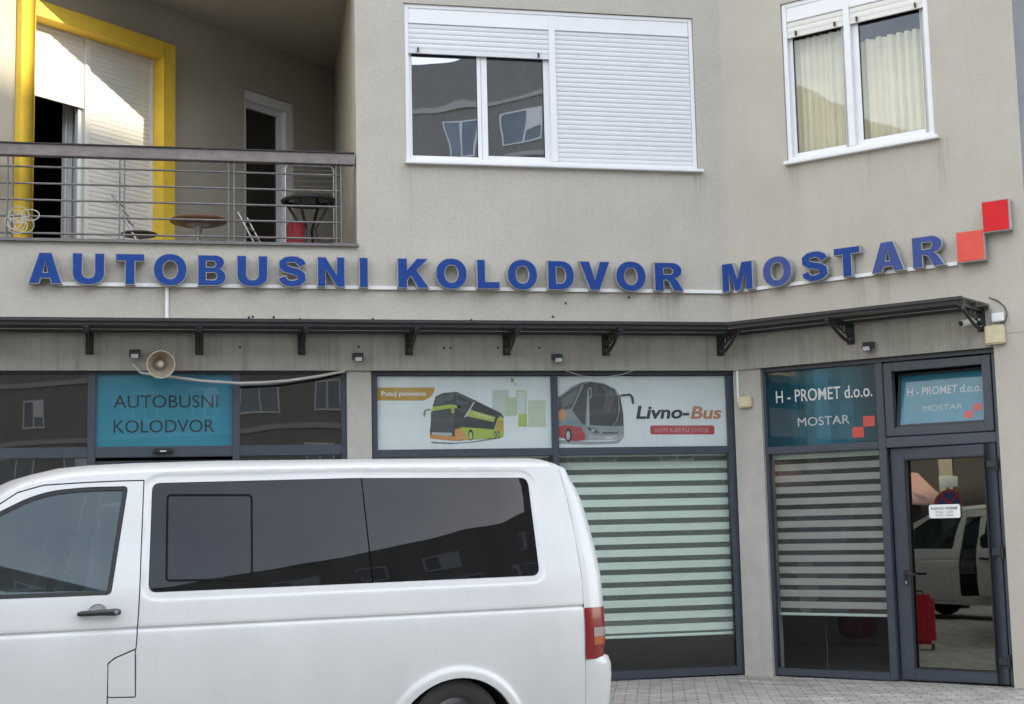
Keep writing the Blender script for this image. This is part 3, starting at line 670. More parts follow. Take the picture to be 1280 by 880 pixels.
# shop rooms behind
b = MB()
vs = [(-6.6, .30, .012), (5.55, .30, .012), (8.2, -2.0, .012), (9.6, -.5, .012), (7, 5, .012), (-6.6, 5, .012)]
b.face(vs); b.build('shop_floor', M['room_floor'], bld)
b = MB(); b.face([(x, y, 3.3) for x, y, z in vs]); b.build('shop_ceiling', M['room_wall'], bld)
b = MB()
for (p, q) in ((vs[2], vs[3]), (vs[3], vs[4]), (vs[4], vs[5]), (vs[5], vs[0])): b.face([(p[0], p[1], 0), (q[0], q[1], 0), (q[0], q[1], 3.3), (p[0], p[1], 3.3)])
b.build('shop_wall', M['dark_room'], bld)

# blinds hang behind the glass
def blind(F, name, u0, u1, z0, z1, pitch, m1, m2, label, first=.4):
    lo = F.p((u0+u1)/2, z0, -.24); t = thing(name, lo, label, 'window blind')
    mb = MB(); F.box(mb, u0, u1, z1-.06, z1, -.27, -.21); mb.build('head_rail', M['mint_rail'], t, bevel=.008)
    mb = MB(); F.box(mb, u0, u1, z0, z0+.028, -.252, -.228); mb.build('bottom_rail', M['mint_rail'], t, bevel=.006)
    a = MB(); c = MB(); z = z1-.06; k = 0; rn = random.Random(3)
    while z > z0+.03:
        h = pitch*(first if k % 2 == 0 else 1-first); lo_ = max(z-h, z0+.028); e = .002*rn.uniform(-1, 1)
        (a if k % 2 == 1 else c).hexa([F.p(u0+.01, lo_, -.238), F.p(u1-.01, lo_+e, -.238), F.p(u1-.01, lo_+e, -.240), F.p(u0+.01, lo_, -.240), F.p(u0+.01, z, -.238), F.p(u1-.01, z+e, -.238), F.p(u1-.01, z+e, -.240), F.p(u0+.01, z, -.240)])
        z = lo_; k += 1
        if lo_ <= z0+.03: break
    a.build('opaque_bands', m1, t); c.build('sheer_bands', m2, t)
    return t
zb0 = mu(830, 796, -.24)[1]; zb1 = mu(800, 567, -.24)[1]
blind(MAIN, 'window_blind', mM[1]+.01, mu(917, 700, -.24)[0], zb0, zb1+.03, 15.75/1850*15.35, M['mint'], M['sheer'], 'mint and dark banded blind beside the van tail in the wide shop window', .42)
blind(MAIN, 'window_blind', mL[1]+.01, mM[0]-.01, zb0, zb1+.03, 15.75/1850*15.35, M['mint'], M['sheer'], 'mint banded blind mostly hidden behind the white van roof, below the green bus poster', .42)
blind(WING, 'window_blind', wu(971, 670, -.24)[0], wu(1106, 670, -.24)[0], wu(1040, 770, -.24)[1], wu(1030, 565, -.24)[1], .118, M['grey_band'], M['sheer_dark'], 'grey and black banded blind in the narrow window left of the entrance door', .42)

# ------------------------------------------------------------------ raised sign letters
def arc(cx, cy, rx, ry, a0, a1, n=10, p=2.0):
    o = []
    for k in range(n+1):
        a = rad(a0+(a1-a0)*k/n); c, s_ = math.cos(a), math.sin(a)
        o.append((cx+rx*math.copysign(abs(c)**(2/p), c), cy+ry*math.copysign(abs(s_)**(2/p), s_)))
    return o
def glyph(ch):
    if ch == 'A': return [[(0, 0), (.31, 1), (.69, 1), (1, 0), (.68, 0), (.625, .17), (.375, .17), (.32, 0)], [(.44, .37), (.56, .37), (.5, .68)]]
    if ch == 'U': return [[(0, 1)]+arc(.5, .38, .5, .40, 180, 360, 20, 2.3)+[(1, 1), (.68, 1)]+arc(.5, .38, .18, .165, 360, 180, 14, 2.2)+[(.32, 1)]]
    if ch == 'T': return [[(0, .75), (0, 1), (1, 1), (1, .75), (.675, .75), (.675, 0), (.325, 0), (.325, .75)]]
    if ch == 'O': return [arc(.5, .5, .5, .525, 0, 360, 40, 2.15)[:-1], arc(.5, .5, .205, .285, 0, 360, 28, 2.15)[:-1]]
    if ch == 'B': return [[(0, 0), (0, 1), (.60, 1)]+arc(.62, .755, .32, .245, 90, -40, 10)+[(.82, .545)]+arc(.66, .29, .34, .29, 50, -90, 12), [(.31, .61), (.31, .79), (.52, .79)]+arc(.53, .70, .095, .09, 80, -80, 6)+[(.52, .61)], [(.31, .20), (.31, .42), (.54, .42)]+arc(.55, .31, .12, .11, 80, -80, 6)+[(.54, .20)]]
    if ch == 'N': return [[(0, 0), (0, 1), (.31, 1), (.69, .42), (.69, 1), (1, 1), (1, 0), (.69, 0), (.31, .58), (.31, 0)]]
    if ch == 'I': return [[(0, 0), (0, 1), (1, 1), (1, 0)]]
    if ch == 'K': return [[(0, 0), (0, 1), (.31, 1), (.31, .63), (.60, 1), (.98, 1), (.62, .60), (1, 0), (.63, 0), (.42, .38), (.31, .26), (.31, 0)]]
    if ch == 'L': return [[(0, 0), (0, 1), (.38, 1), (.38, .26), (1, .26), (1, 0)]]
    if ch == 'D': return [[(0, 0), (0, 1), (.48, 1)]+arc(.48, .5, .52, .5, 88, -88, 20, 2.2)+[(.48, 0)], [(.33, .23), (.33, .77), (.45, .77)]+arc(.45, .5, .22, .27, 80, -80, 12, 2.2)+[(.45, .23)]]
    if ch == 'V': return [[(0, 1), (.34, 1), (.5, .36), (.66, 1), (1, 1), (.66, 0), (.34, 0)]]
    if ch == 'R': return [[(0, 0), (0, 1), (.58, 1)]+arc(.60, .71, .34, .29, 90, -60, 12)+[(.72, .44), (.80, .36), (1, 0), (.64, 0), (.49, .31), (.41, .375), (.32, .375), (.32, 0)], [(.32, .59), (.32, .79), (.51, .79)]+arc(.52, .69, .10, .10, 80, -80, 6)+[(.51, .59)]]
    if ch == 'M': return [[(0, 0), (0, 1), (.36, 1), (.5, .42), (.64, 1), (1, 1), (1, 0), (.76, 0), (.76, .70), (.59, 0), (.41, 0), (.24, .70), (.24, 0)]]
    if ch == 'S':
        P = [(.86, .69), (.78, .81), (.64, .89), (.47, .905), (.29, .875), (.175, .775), (.18, .665), (.28, .585), (.47, .53), (.68, .47), (.81, .375), (.825, .255), (.73, .15), (.53, .10), (.33, .115), (.20, .20), (.15, .33)]
        T = [.15, .145, .13, .12, .13, .155, .16, .15, .135, .15, .165, .16, .14, .125, .13, .145, .155]
        L = []; Rr = []
        for i, (x, y) in enumerate(P):
            a = Vector(P[max(i-1, 0)]); c = Vector(P[min(i+1, len(P)-1)]); t = (c-a).normalized()
            L.append((x-t.y*T[i], y+t.x*T[i]*.93)); Rr.append((x+t.y*T[i], y-t.x*T[i]*.93))
        return [L+Rr[::-1]]
def area(P): return sum(P[i-1][0]*P[i][1]-P[i][0]*P[i-1][1] for i in range(len(P)))/2
def inset(P, e):
    """move an outline inwards by e (outwards when negative), whatever its winding"""
    s_ = 1 if area(P) > 0 else -1; n = len(P); o = []
    for i in range(n):
        a = Vector(P[i-1]); b_ = Vector(P[i]); c = Vector(P[(i+1) % n])
        t1 = (b_-a).normalized(); t2 = (c-b_).normalized()
        n1 = Vector((-t1.y, t1.x))*s_; n2 = Vector((-t2.y, t2.x))*s_
        m = n1+n2; k = max(m.length_squared/2, .35)
        o.append(tuple(b_+m*(e/k)))
    return o
def sign_letter(F, ch, u0, u1, z0, z1, label, m, group='blue raised letters of the station sign'):
    t = thing('sign_letter', F.p((u0+u1)/2, z0, .03), label, 'letter', group)
    L = [[(u0+x*(u1-u0), z0+y*(z1-z0)) for x, y in g] for g in glyph(ch)]
    mb = MB(); plate(mb, lambda u, z, d: F.p(u, z, .105+d), L[0], L[1:], .075); mb.build('return', M['letter_rim'], t)
    mb = MB(); plate(mb, lambda u, z, d: F.p(u, z, .109+d), inset(L[0], .0075), [inset(h, -.0075) for h in L[1:]], .006); mb.build('face', m, t)
    for px in ((u0+u1)/2,):
        pass
    return t
DL = .105
lz0 = mu(610, 361.3, DL)[1]; lz1 = mu(610, 324.2, DL)[1]
rest = [('A', 35, 78, 'blue letter A, first letter of AUTOBUSNI at the far left of the sign'), ('U', 90, 131, 'blue letter U between the A and the T at the start of AUTOBUSNI'), ('T', 144, 181, 'blue letter T in AUTOBUSNI'), ('O', 191.5, 234, 'blue letter O in AUTOBUSNI above the white cable drop'), ('B', 247, 283, 'blue letter B in AUTOBUSNI'), ('U', 296, 335, 'blue letter U between the B and the S of AUTOBUSNI'), ('S', 347, 384, 'blue letter S in AUTOBUSNI below the balcony'), ('N', 396.7, 431.5, 'blue letter N in AUTOBUSNI'), ('I', 449, 460.5, 'narrow blue letter I ending AUTOBUSNI'),
        ('K', 497, 537, 'blue letter K beginning KOLODVOR'), ('O', 544.6, 584, 'blue letter O between the K and the L of KOLODVOR'), ('L', 596, 625, 'blue letter L in KOLODVOR'), ('O', 634, 672, 'blue letter O between the L and the D of KOLODVOR'), ('D', 684.5, 718, 'blue letter D in KOLODVOR'), ('V', 724, 763, 'blue letter V in KOLODVOR'), ('O', 769.6, 807.5, 'blue letter O between the V and the R of KOLODVOR'), ('R', 818, 855, 'blue letter R ending KOLODVOR')]
for ch, a, c, lab in rest: sign_letter(MAIN, ch, mu(a, 345, DL)[0], mu(c, 345, DL)[0], lz0, lz1, lab, M['letter_blue'])
for ch, a, c, m, lab in (('M', 902, 940.5, 'letter_blue', 'blue letter M beginning MOSTAR beside the inner corner'), ('O', 953, 989.5, 'letter_violet', 'paler violet blue letter O in MOSTAR'), ('S', 1001, 1036, 'letter_blue', 'blue letter S in MOSTAR'), ('T', 1042.5, 1076, 'letter_blue', 'blue letter T in MOSTAR'), ('A', 1089, 1131, 'letter_violet', 'paler violet blue letter A in MOSTAR'), ('R', 1141, 1182, 'letter_violet', 'paler violet blue letter R ending MOSTAR beside the red squares')):
    sign_letter(WING, ch, wu(a, 335, DL)[0], wu(c, 335, DL)[0], lz0, lz1, lab, M[m])
for (a, y0, c, y1, m, lab) in ((1195, 325, 1231, 290, 'red_faded', 'lower, faded red square of the sign right of MOSTAR'), (1227, 288, 1262, 251, 'red', 'upper, deep red square of the sign with a wrinkled face')):
    q0 = wu(a, (y0+y1)/2, DL); q1 = wu(c, (y0+y1)/2, DL); zc = wu((a+c)/2, (y0+y1)/2, DL)[1]; s = (q1[0]-q0[0])
    hs = .152
    t = thing('sign_square', WING.p(q0[0]+s/2, zc-hs, .03), lab, 'sign', 'red squares of the station sign')
    b = MB(); WING.box(b, q0[0], q1[0], zc-hs, zc+hs, .02, .105); b.build('return', M['letter_rim'], t, bevel=.004)
    b = MB(); WING.box(b, q0[0]+.009, q1[0]-.009, zc-hs+.009, zc+hs-.009, .10, .110); b.build('face', M[m], t, bevel=.003)
bz = mu(640, 361.5, .03)[1]
def tagged(mb, name, m, label, cat, group=None, **k): return tag(mb.build(name, m, None, **k), label, cat, group)
b = MB(); MAIN.box(b, mu(72, 356, .03)[0], 5.63, bz-.018, bz+.018, 0.001, .03); WING.box(b, .02, wu(1196, 325, .03)[0], bz-.018, bz+.018, .001, .03)
tagged(b, 'cable_duct', M['duct'], 'long white cable duct running under the blue sign letters', 'cable duct')
b = MB(); q = mu(208.5, 380, .02)[0]; MAIN.box(b, q-.016, q+.016, LZ+.06, bz-.02, .001, .024)
tagged(b, 'cable_duct', M['duct'], 'short vertical white duct dropping from the sign to the canopy', 'cable duct')

# roll-up banner standing right behind the narrow blind
q0 = wu(1000, 768, -.34); q1 = wu(1055, 636, -.34)
t = thing('rollup_banner', WING.p((q0[0]+q1[0])/2, .012, -.34), 'blue and white display banner standing behind the grey banded blind', 'banner')
b = MB(); WING.box(b, q0[0], q1[0], q0[1]+.03, q1[1], -.35, -.342); b.build('sheet', flat((.05, .17, .42)), t)
b = MB(); b.tube([WING.p((q0[0]+q1[0])/2, .05, -.37), WING.p((q0[0]+q1[0])/2, q1[1]-.05, -.37)], .012); b.build('pole', M['black'], t)
b = MB(); WING.box(b, q0[0]+.03, q1[0]-.03, .014, .06, -.44, -.30); b.build('base', M['black'], t, bevel=.012)
b = MB(); V_, F2_ = cdt([(q0[0]-.0+x*(q1[0]-q0[0]), q0[1]+y*(q1[1]-q0[1])) for x, y in arc(.12, .28, .30, .26, 0, 360, 28)[:-1] if True]); b.add([WING.p(max(u, q0[0]), z, -.340) for u, z in V_], F2_); b.build('printed_swirl', flat((.62, .65, .68)), t)

# ------------------------------------------------------------------ canopy
can = thing('canopy', (2, -.3, 3.56), 'long dark canopy of smoked sheet on iron brackets over the shopfronts', 'canopy')
CD = .60; TB = math.tan(rad(48.918/2))
def cz(d): return 3.562+.008*d/CD
CE = WING.uv(1204, 376, CD)[0]; CW = wu(1236, 388, .03)[0]
for F, ends in ((MAIN, lambda d: (-6.5, 5.66-d*TB-.003)), (WING, lambda d: (d*TB+.003, CE+(CW-CE)*(1-d/CD)))):
    for d in (.035, .30, .575):
        e = ends(d); b = MB(); F.box(b, e[0], e[1], cz(d)-.016, cz(d)+.014, d-.016, d+.016); b.build('rail', M['black'], can)
    e0, e1 = ends(.01), ends(CD+.01); h0, h1 = cz(.01)+.022, cz(CD+.01)+.022
    b = MB(); b.hexa([F.p(e0[0], h0, .01), F.p(e0[1], h0, .01), F.p(e1[1], h1, CD+.01), F.p(e1[0], h1, CD+.01), F.p(e0[0], h0+.012, .01), F.p(e0[1], h0+.012, .01), F.p(e1[1], h1+.012, CD+.01), F.p(e1[0], h1+.012, CD+.01)])
    b.build('sheet', M['canopy_sheet'], can)
    b = MB(); F.box(b, e1[0], e1[1], cz(CD)+.012, cz(CD)+.042, CD+.012, CD+.020); b.build('edge_strip', M['black'], can)
def bracket(F, u):
    mb = MB(); zb = 3.335; zt = cz(0)-.018
    F.box(mb, u-.038, u+.038, zb, zt, .008, .03)
    F.box(mb, u-.022, u+.022, zt-.02, zt+.01, .03, CD-.02)
    F.tube(mb, [(u, zt-.01, CD-.03), (u, zt-.05, CD-.05)], .028)
    pts = []
    for k in range(13):
        t = k/12; pts.append((u, zb+.02+(zt-zb-.03)*t**1.7, .03+(CD-.10)*t))
    F.tube(mb, pts, .017)
    for d, z, r in ((.075, zt-.085, .052), (.175, zt-.062, .044), (.26, zt-.048, .033), (.33, zt-.04, .024)):
        F.tube(mb, [(u, z+r*math.sin(2*math.pi*k/14), d+r*math.cos(2*math.pi*k/14)) for k in range(15)], .0085, 6)
    br = mb.build('bracket', M['black'], can)
    mb = MB(); mb.lathe(F.p(u, zb+.05, .03), F.n, [(0, .012), (.012, .011), (.016, 0)], 10); mb.build('bolt', M['steel'], br)
for px in (-30, 112, 249, 377, 511, 633, 757): bracket(MAIN, mu(px, 430, .02)[0])
bracket(MAIN, 5.52); bracket(WING, wu(1063, 415, .02)[0]); bracket(WING, wu(1226, 395, .02)[0])

# ------------------------------------------------------------------ small fittings on the wall
def floodlight(F, px, py, lab):
    u, z = F.uv(px, py, .1); t = thing('floodlight', F.p(u, z, .006), lab, 'floodlight', 'small floodlights on the stained band')
    mb = MB(); F.box(mb, u-.05, u+.05, z+.045, z+.055, .03, .12); F.box(mb, u-.055, u-.047, z-.01, z+.05, .06, .10); F.box(mb, u+.047, u+.055, z-.01, z+.05, .06, .10); F.box(mb, u-.02, u+.02, z+.02, z+.055, .006, .03); mb.build('bracket', M['lamp_body'], t)
    mb = MB(); T_ = Tilt(F, z-.04, .13, rad(-28)); T_.box(mb, u-.045, u+.045, z-.04, z+.025, .07, .13); mb.build('housing', M['lamp_body'], t, bevel=.008)
    mb = MB(); T_.box(mb, u-.034, u+.034, z-.028, z+.012, .13, .134); mb.build('lens', M['lamp_glass'], t)
floodlight(MAIN, 168.5, 444, 'small dark floodlight beside the horn loudspeaker')
floodlight(MAIN, 447.5, 448, 'small dark floodlight above the pillar left of the green bus poster')
floodlight(MAIN, 697, 449, 'small dark floodlight above the gap between the two bus posters')
floodlight(WING, 1085, 434.5, 'small dark floodlight above the teal company sign window')
u, z = mu(201, 455.5, .34)
t = thing('horn_loudspeaker', MAIN.p(u, z, .006), 'round beige horn loudspeaker hanging over the teal AUTOBUSNI KOLODVOR sign', 'loudspeaker')
ax = Vector((.10, -1, -.10)).normalized(); c0 = MAIN.p(u, z, .34)
b = MB(); b.lathe(c0, ax, [(.028, -.24), (.035, -.2), (.05, -.14), (.075, -.075), (.105, -.03), (.128, -.004), (.134, .0), (.134, .006), (.126, .006), (.10, -.03), (.07, -.07), (.047, -.11), (.001, -.115)], 36); b.build('bell', M['horn'], t, smooth=True)
b = MB(); b.lathe(c0, ax, [(.0, -.02), (.022, -.023), (.031, -.035), (.030, -.06), (.026, -.112)], 20); b.build('driver_cone', M['horn'], t, smooth=True)
b = MB(); b.lathe(c0, ax, [(.122, .002), (.096, -.034), (.067, -.073), (.045, -.109)], 36, False); b.build('mouth', M['horn_in'], t, smooth=True)
b = MB(); b.tube([MAIN.p(u, z+.02, .006), MAIN.p(u, z+.02, .12)], .02); b.tube([MAIN.p(u-.03, z+.13, .006), MAIN.p(u-.01, z+.10, .1), MAIN.p(u, z+.03, .2)], .009); b.build('mount', M['black'], t, smooth=True)
b = MB(); P = [(165, 455, .08), (176, 466, .10), (205, 470, .10), (251.5, 476, .10), (298, 479, .10), (330, 478, .10), (359, 476, .10), (400, 470, .08), (431, 464, .03)]
b.tube([MAIN.p(*MAIN.uv(x, y, d), d) for x, y, d in P], .0135, 8); tagged(b, 'cable', M['cable'], 'thick grey cable sagging across the top of the teal sign from the horn', 'cable', smooth=True)
b = MB(); P = [(176, 444, .05), (186, 440, .02), (197, 436, .014), (205, 428, .014), (206, 420, .014)]
b.tube([MAIN.p(*MAIN.uv(x, y, d), d) for x, y, d in P], .005, 6); tagged(b, 'cable', M['cable'], 'thin cable from the floodlight up the stained band above the horn', 'cable', smooth=True)
b = MB(); P = [(706, 463, .02), (728, 470, .02), (752, 472, .02), (778, 468, .02), (795, 462, .02)]
b.tube([MAIN.p(*MAIN.uv(x, y, d), d) for x, y, d in P], .004, 6); tagged(b, 'cable', M['cable'], 'thin wire dipping over the top of the coach poster', 'cable', smooth=True)
t = thing('security_camera', WING.p(*wu(1216, 398, .006), .006), 'small white bullet camera under the right end of the canopy', 'camera')
u, z = wu(1213, 402, .15)
b = MB(); b.tube([WING.p(u-.055, z-.02, .24), WING.p(u+.03, z+.012, .10)], .030, 12); b.build('housing', M['duct'], t, smooth=True)
b = MB(); b.tube([WING.p(u-.062, z-.0226, .251), WING.p(u-.0555, z-.0202, .241)], .024, 12); b.build('lens', M['black_plastic'], t, smooth=True)
b = MB(); b.tube([WING.p(u+.02, z+.01, .11), WING.p(u+.05, z+.03, .006)], .012); b.build('mount', M['duct'], t, smooth=True)
t = thing('junction_box', WING.p(*wu(1243, 431, .03), .006), 'large yellowed junction box at the right end of the canopy', 'junction box')
q0 = wu(1231.5, 431, .07); q1 = wu(1254, 404.5, .07); b = MB(); WING.box(b, q0[0], q1[0], q0[1], q1[1]-.005, .006, .075); b.build('case', M['ivory'], t, bevel=.01)
b = MB(); WING.box(b, q0[0]+.012, q1[0]-.012, q0[1]+.012, q1[1]-.018, .0755, .079); b.build('lid', M['ivory'], t, bevel=.003)
q0 = wu(1239.5, 403, .06); q1 = wu(1254, 390, .06); b = MB(); WING.box(b, q0[0], q1[0], q0[1]+.004, q1[1], .006, .06); tagged(b, 'junction_box', M['duct'], 'small white box directly above the yellowed junction box', 'junction box', bevel=.008)
b = MB(); P = [(1236, 372, .02), (1247, 376, .02), (1256, 384, .02), (1259, 394, .03), (1256, 402, .04), (1250, 404, .04)]
b.tube([WING.p(*WING.uv(x, y, d), d) for x, y, d in P], .006, 6); tagged(b, 'cable', M['black'], 'black cable looping into the junction box at the wing corner', 'cable', smooth=True)
q0 = wu(924, 510, -.0); q1 = wu(939.5, 495, -.0)
b = MB(); WING.box(b, q0[0], q1[0], q0[1], q1[1], -.03, .03); tagged(b, 'junction_box', M['ivory'], 'small cream box on the narrow pillar right of the coach poster', 'junction box', bevel=.012)
q = wu(922.5, 480, -.02)[0]; b = MB(); WING.box(b, q-.012, q+.012, q0[1]+.06, SOFFIT-.006, -.03, -.008); tagged(b, 'cable_duct', M['duct'], 'short white duct above the cream box on the narrow pillar', 'cable duct')

for x, y in ((311, 397), (316, 396), (342, 396.5), (375, 399), (466, 399), (589, 400), (707, 379), (691, 396), (555, 435), (563, 435), (622.6, 434.7), (674, 434.7), (448, 433.6), (786, 372), (300, 434)):
    q = mu(x, y); b = MB(); b.lathe(MAIN.p(q[0], q[1], .0065), MAIN.n, [(0, .001), (.011, .0012), (.013, 0)], 8); b.build('anchor_hole', M['black'], bld)

# ------------------------------------------------------------------ posters
def sheet(F, mb, poly, ox, oy, sc, d, lift=0):
    mb.add([F.p(*F.uv(ox+x/sc, oy+y/sc, d), d+lift) for x, y in poly], [tuple(range(len(poly)))])
def poly_mesh(F, name, poly, d, col, parent, ox, oy, sc=5.3333):
    P = [F.uv(ox+x/sc, oy+y/sc, d) for x, y in poly]
    mb = MB(); V2, F2 = cdt(P); mb.add([F.p(u, z, d) for u, z in V2], F2)
    return mb.build(name, flat(col), parent)
def ell(cx, cy, rx, ry, n=20): return [(cx+rx*math.cos(2*math.pi*k/n), cy+ry*math.sin(2*math.pi*k/n)) for k in range(n)]
def poster(ox, oy, x0, y0, x1, y1, label, items, texts):
    d = -.124
    a = mu(ox+x0/5.3333, oy+(y0+y1)/2/5.3333, d)[0]; c = mu(ox+x1/5.3333, oy+(y0+y1)/2/5.3333, d)[0]
    t = thing('poster', MAIN.p((a+c)/2, zp1, d), label, 'poster', 'bus posters behind the shop window')
    mb = MB(); MAIN.box(mb, a, c, zp1+.004, zt2-.004, d-.004, d); mb.build('sheet', M['paper'], t)
    groups = {}
    for name, poly, col, lv in items:
        poly_mesh(MAIN, name, poly, d+.0006+.0005*lv, col, t, ox, oy)
    for txt, xa, xb, yb, yt, col, bold, sh, lv in texts:
        dd = d+.0006+.0005*lv; q0 = MAIN.uv(ox+xa/5.3333, oy+yb/5.3333, dd); q1 = MAIN.uv(ox+xb/5.3333, oy+yt/5.3333, dd)
        mb = MB(); text_on(MAIN, mb, txt, q0[0], q1[0], q0[1], q1[1], dd, bold, sh); mb.build('lettering', flat(col), t)
    return t
lime = (.42, .52, .09); orng = (.62, .27, .06); dk = (.055, .055, .058)
poster(460, 460, 58, 48, 1222, 537, 'pale bus poster with a lime green double decker and the words Putuj pametno',
 [('printed_tab', [(62, 130), (448, 130), (442, 155), (425, 185), (400, 205), (365, 217), (62, 217)], (.56, .33, .05), 1),
  ('printed_square', [(828, 145), (938, 145), (938, 320), (828, 320)], (.56, .60, .53), 1), ('printed_square', [(920, 195), (988, 195), (988, 320), (920, 320)], (.50, .57, .40), 2), ('printed_square', [(1068, 215), (1185, 215), (1185, 395), (1068, 395)], (.56, .62, .46), 1),
  ('printed_square', [(988, 150), (1057, 150), (1057, 310), (988, 310)], (.44, .53, .30), 2), ('printed_square', [(994, 157), (1051, 157), (1051, 306), (994, 306)], (.63, .67, .62), 3), ('printed_square', [(1002, 308), (1060, 308), (1060, 392), (1002, 392)], (.42, .53, .16), 4), ('printed_pin', ell(962, 82, 12, 16), (.28, .36, .16), 1), ('printed_pin', ell(981, 107, 6, 8), (.32, .40, .2), 1),
  ('printed_shadow', [(415, 490), (575, 498), (700, 490), (905, 455), (880, 470), (700, 498), (560, 508), (430, 503)], (.22, .22, .22), 1),
  ('printed_bus_body', [(433, 250), (450, 190), (500, 167), (590, 158), (715, 215), (885, 300), (905, 325), (905, 455), (860, 468), (700, 478), (580, 488), (415, 470), (412, 420)], dk, 2),
  ('printed_bus_roof', [(500, 170), (590, 160), (712, 218), (690, 222), (585, 172)], (.11, .11, .112), 3),
  ('printed_windscreen', [(420, 290), (545, 275), (580, 285), (572, 410), (540, 430), (418, 420)], (.085, .085, .088), 3),
  ('printed_band', [(430, 258), (555, 242), (612, 252), (622, 268), (560, 268), (428, 287)], lime, 4), ('printed_band', [(682, 278), (850, 328), (838, 360), (655, 320)], lime, 4),
  ('printed_glare', [(455, 200), (500, 178), (580, 172), (560, 215), (450, 245)], (.12, .12, .124), 4), ('printed_glare', [(590, 205), (680, 235), (650, 300), (600, 290)], (.085, .085, .088), 4),
  ('printed_mark', [(712, 292), (724, 295), (722, 312), (710, 309)], (.60, .64, .42), 5),
  ('printed_mark', [(736, 299), (748, 302), (746, 319), (734, 316)], (.60, .64, .42), 5),
  ('printed_mark', [(760, 306), (772, 309), (770, 326), (758, 323)], (.60, .64, .42), 5),
  ('printed_mark', [(784, 313), (796, 316), (794, 333), (782, 330)], (.60, .64, .42), 5),
  ('printed_mark', [(806, 319), (818, 322), (816, 339), (804, 336)], (.60, .64, .42), 5),
  ('printed_stripe', [(703, 226), (714, 228), (652, 328), (640, 328)], (.55, .55, .54), 5),
  ('printed_skirt', [(618, 393), (840, 410), (862, 340), (885, 320), (905, 335), (905, 455), (860, 466), (700, 476), (640, 480), (600, 440)], lime, 3), ('printed_skirt', [(862, 345), (898, 348), (898, 420), (850, 432)], (.58, .33, .10), 5),
  ('printed_front', [(412, 440), (430, 447), (575, 455), (580, 488), (414, 470)], orng, 5), ('printed_front', [(578, 408), (620, 400), (664, 470), (580, 488)], (.66, .30, .10), 5), ('printed_lamp', [(425, 428), (560, 432), (562, 448), (530, 455), (425, 445)], (.48, .46, .44), 6),
  ('printed_mirror', [(372, 328), (368, 300), (380, 276), (420, 272), (420, 282), (388, 286), (380, 322)], (.25, .30, .12), 4), ('printed_mirror', [(553, 258), (578, 258), (574, 303), (557, 303)], (.36, .45, .10), 6),
  ('printed_wheel', ell(685, 447, 18, 37), (.03, .03, .03), 6), ('printed_wheel_hub', ell(684, 452, 12, 26), (.45, .55, .2), 7), ('printed_wheel', ell(850, 444, 9, 24), (.03, .03, .03), 6), ('printed_wheel', ell(872, 442, 8, 22), (.03, .03, .03), 6), ('printed_wheel_hub', ell(850, 446, 5, 16), (.4, .48, .2), 7), ('printed_wheel_hub', ell(872, 444, 5, 15), (.4, .48, .2), 7)],
 [('Putuj pametno', 88, 385, 186, 154, (.86, .84, .80), .02, 0, 3)])
slv = (.30, .315, .325)
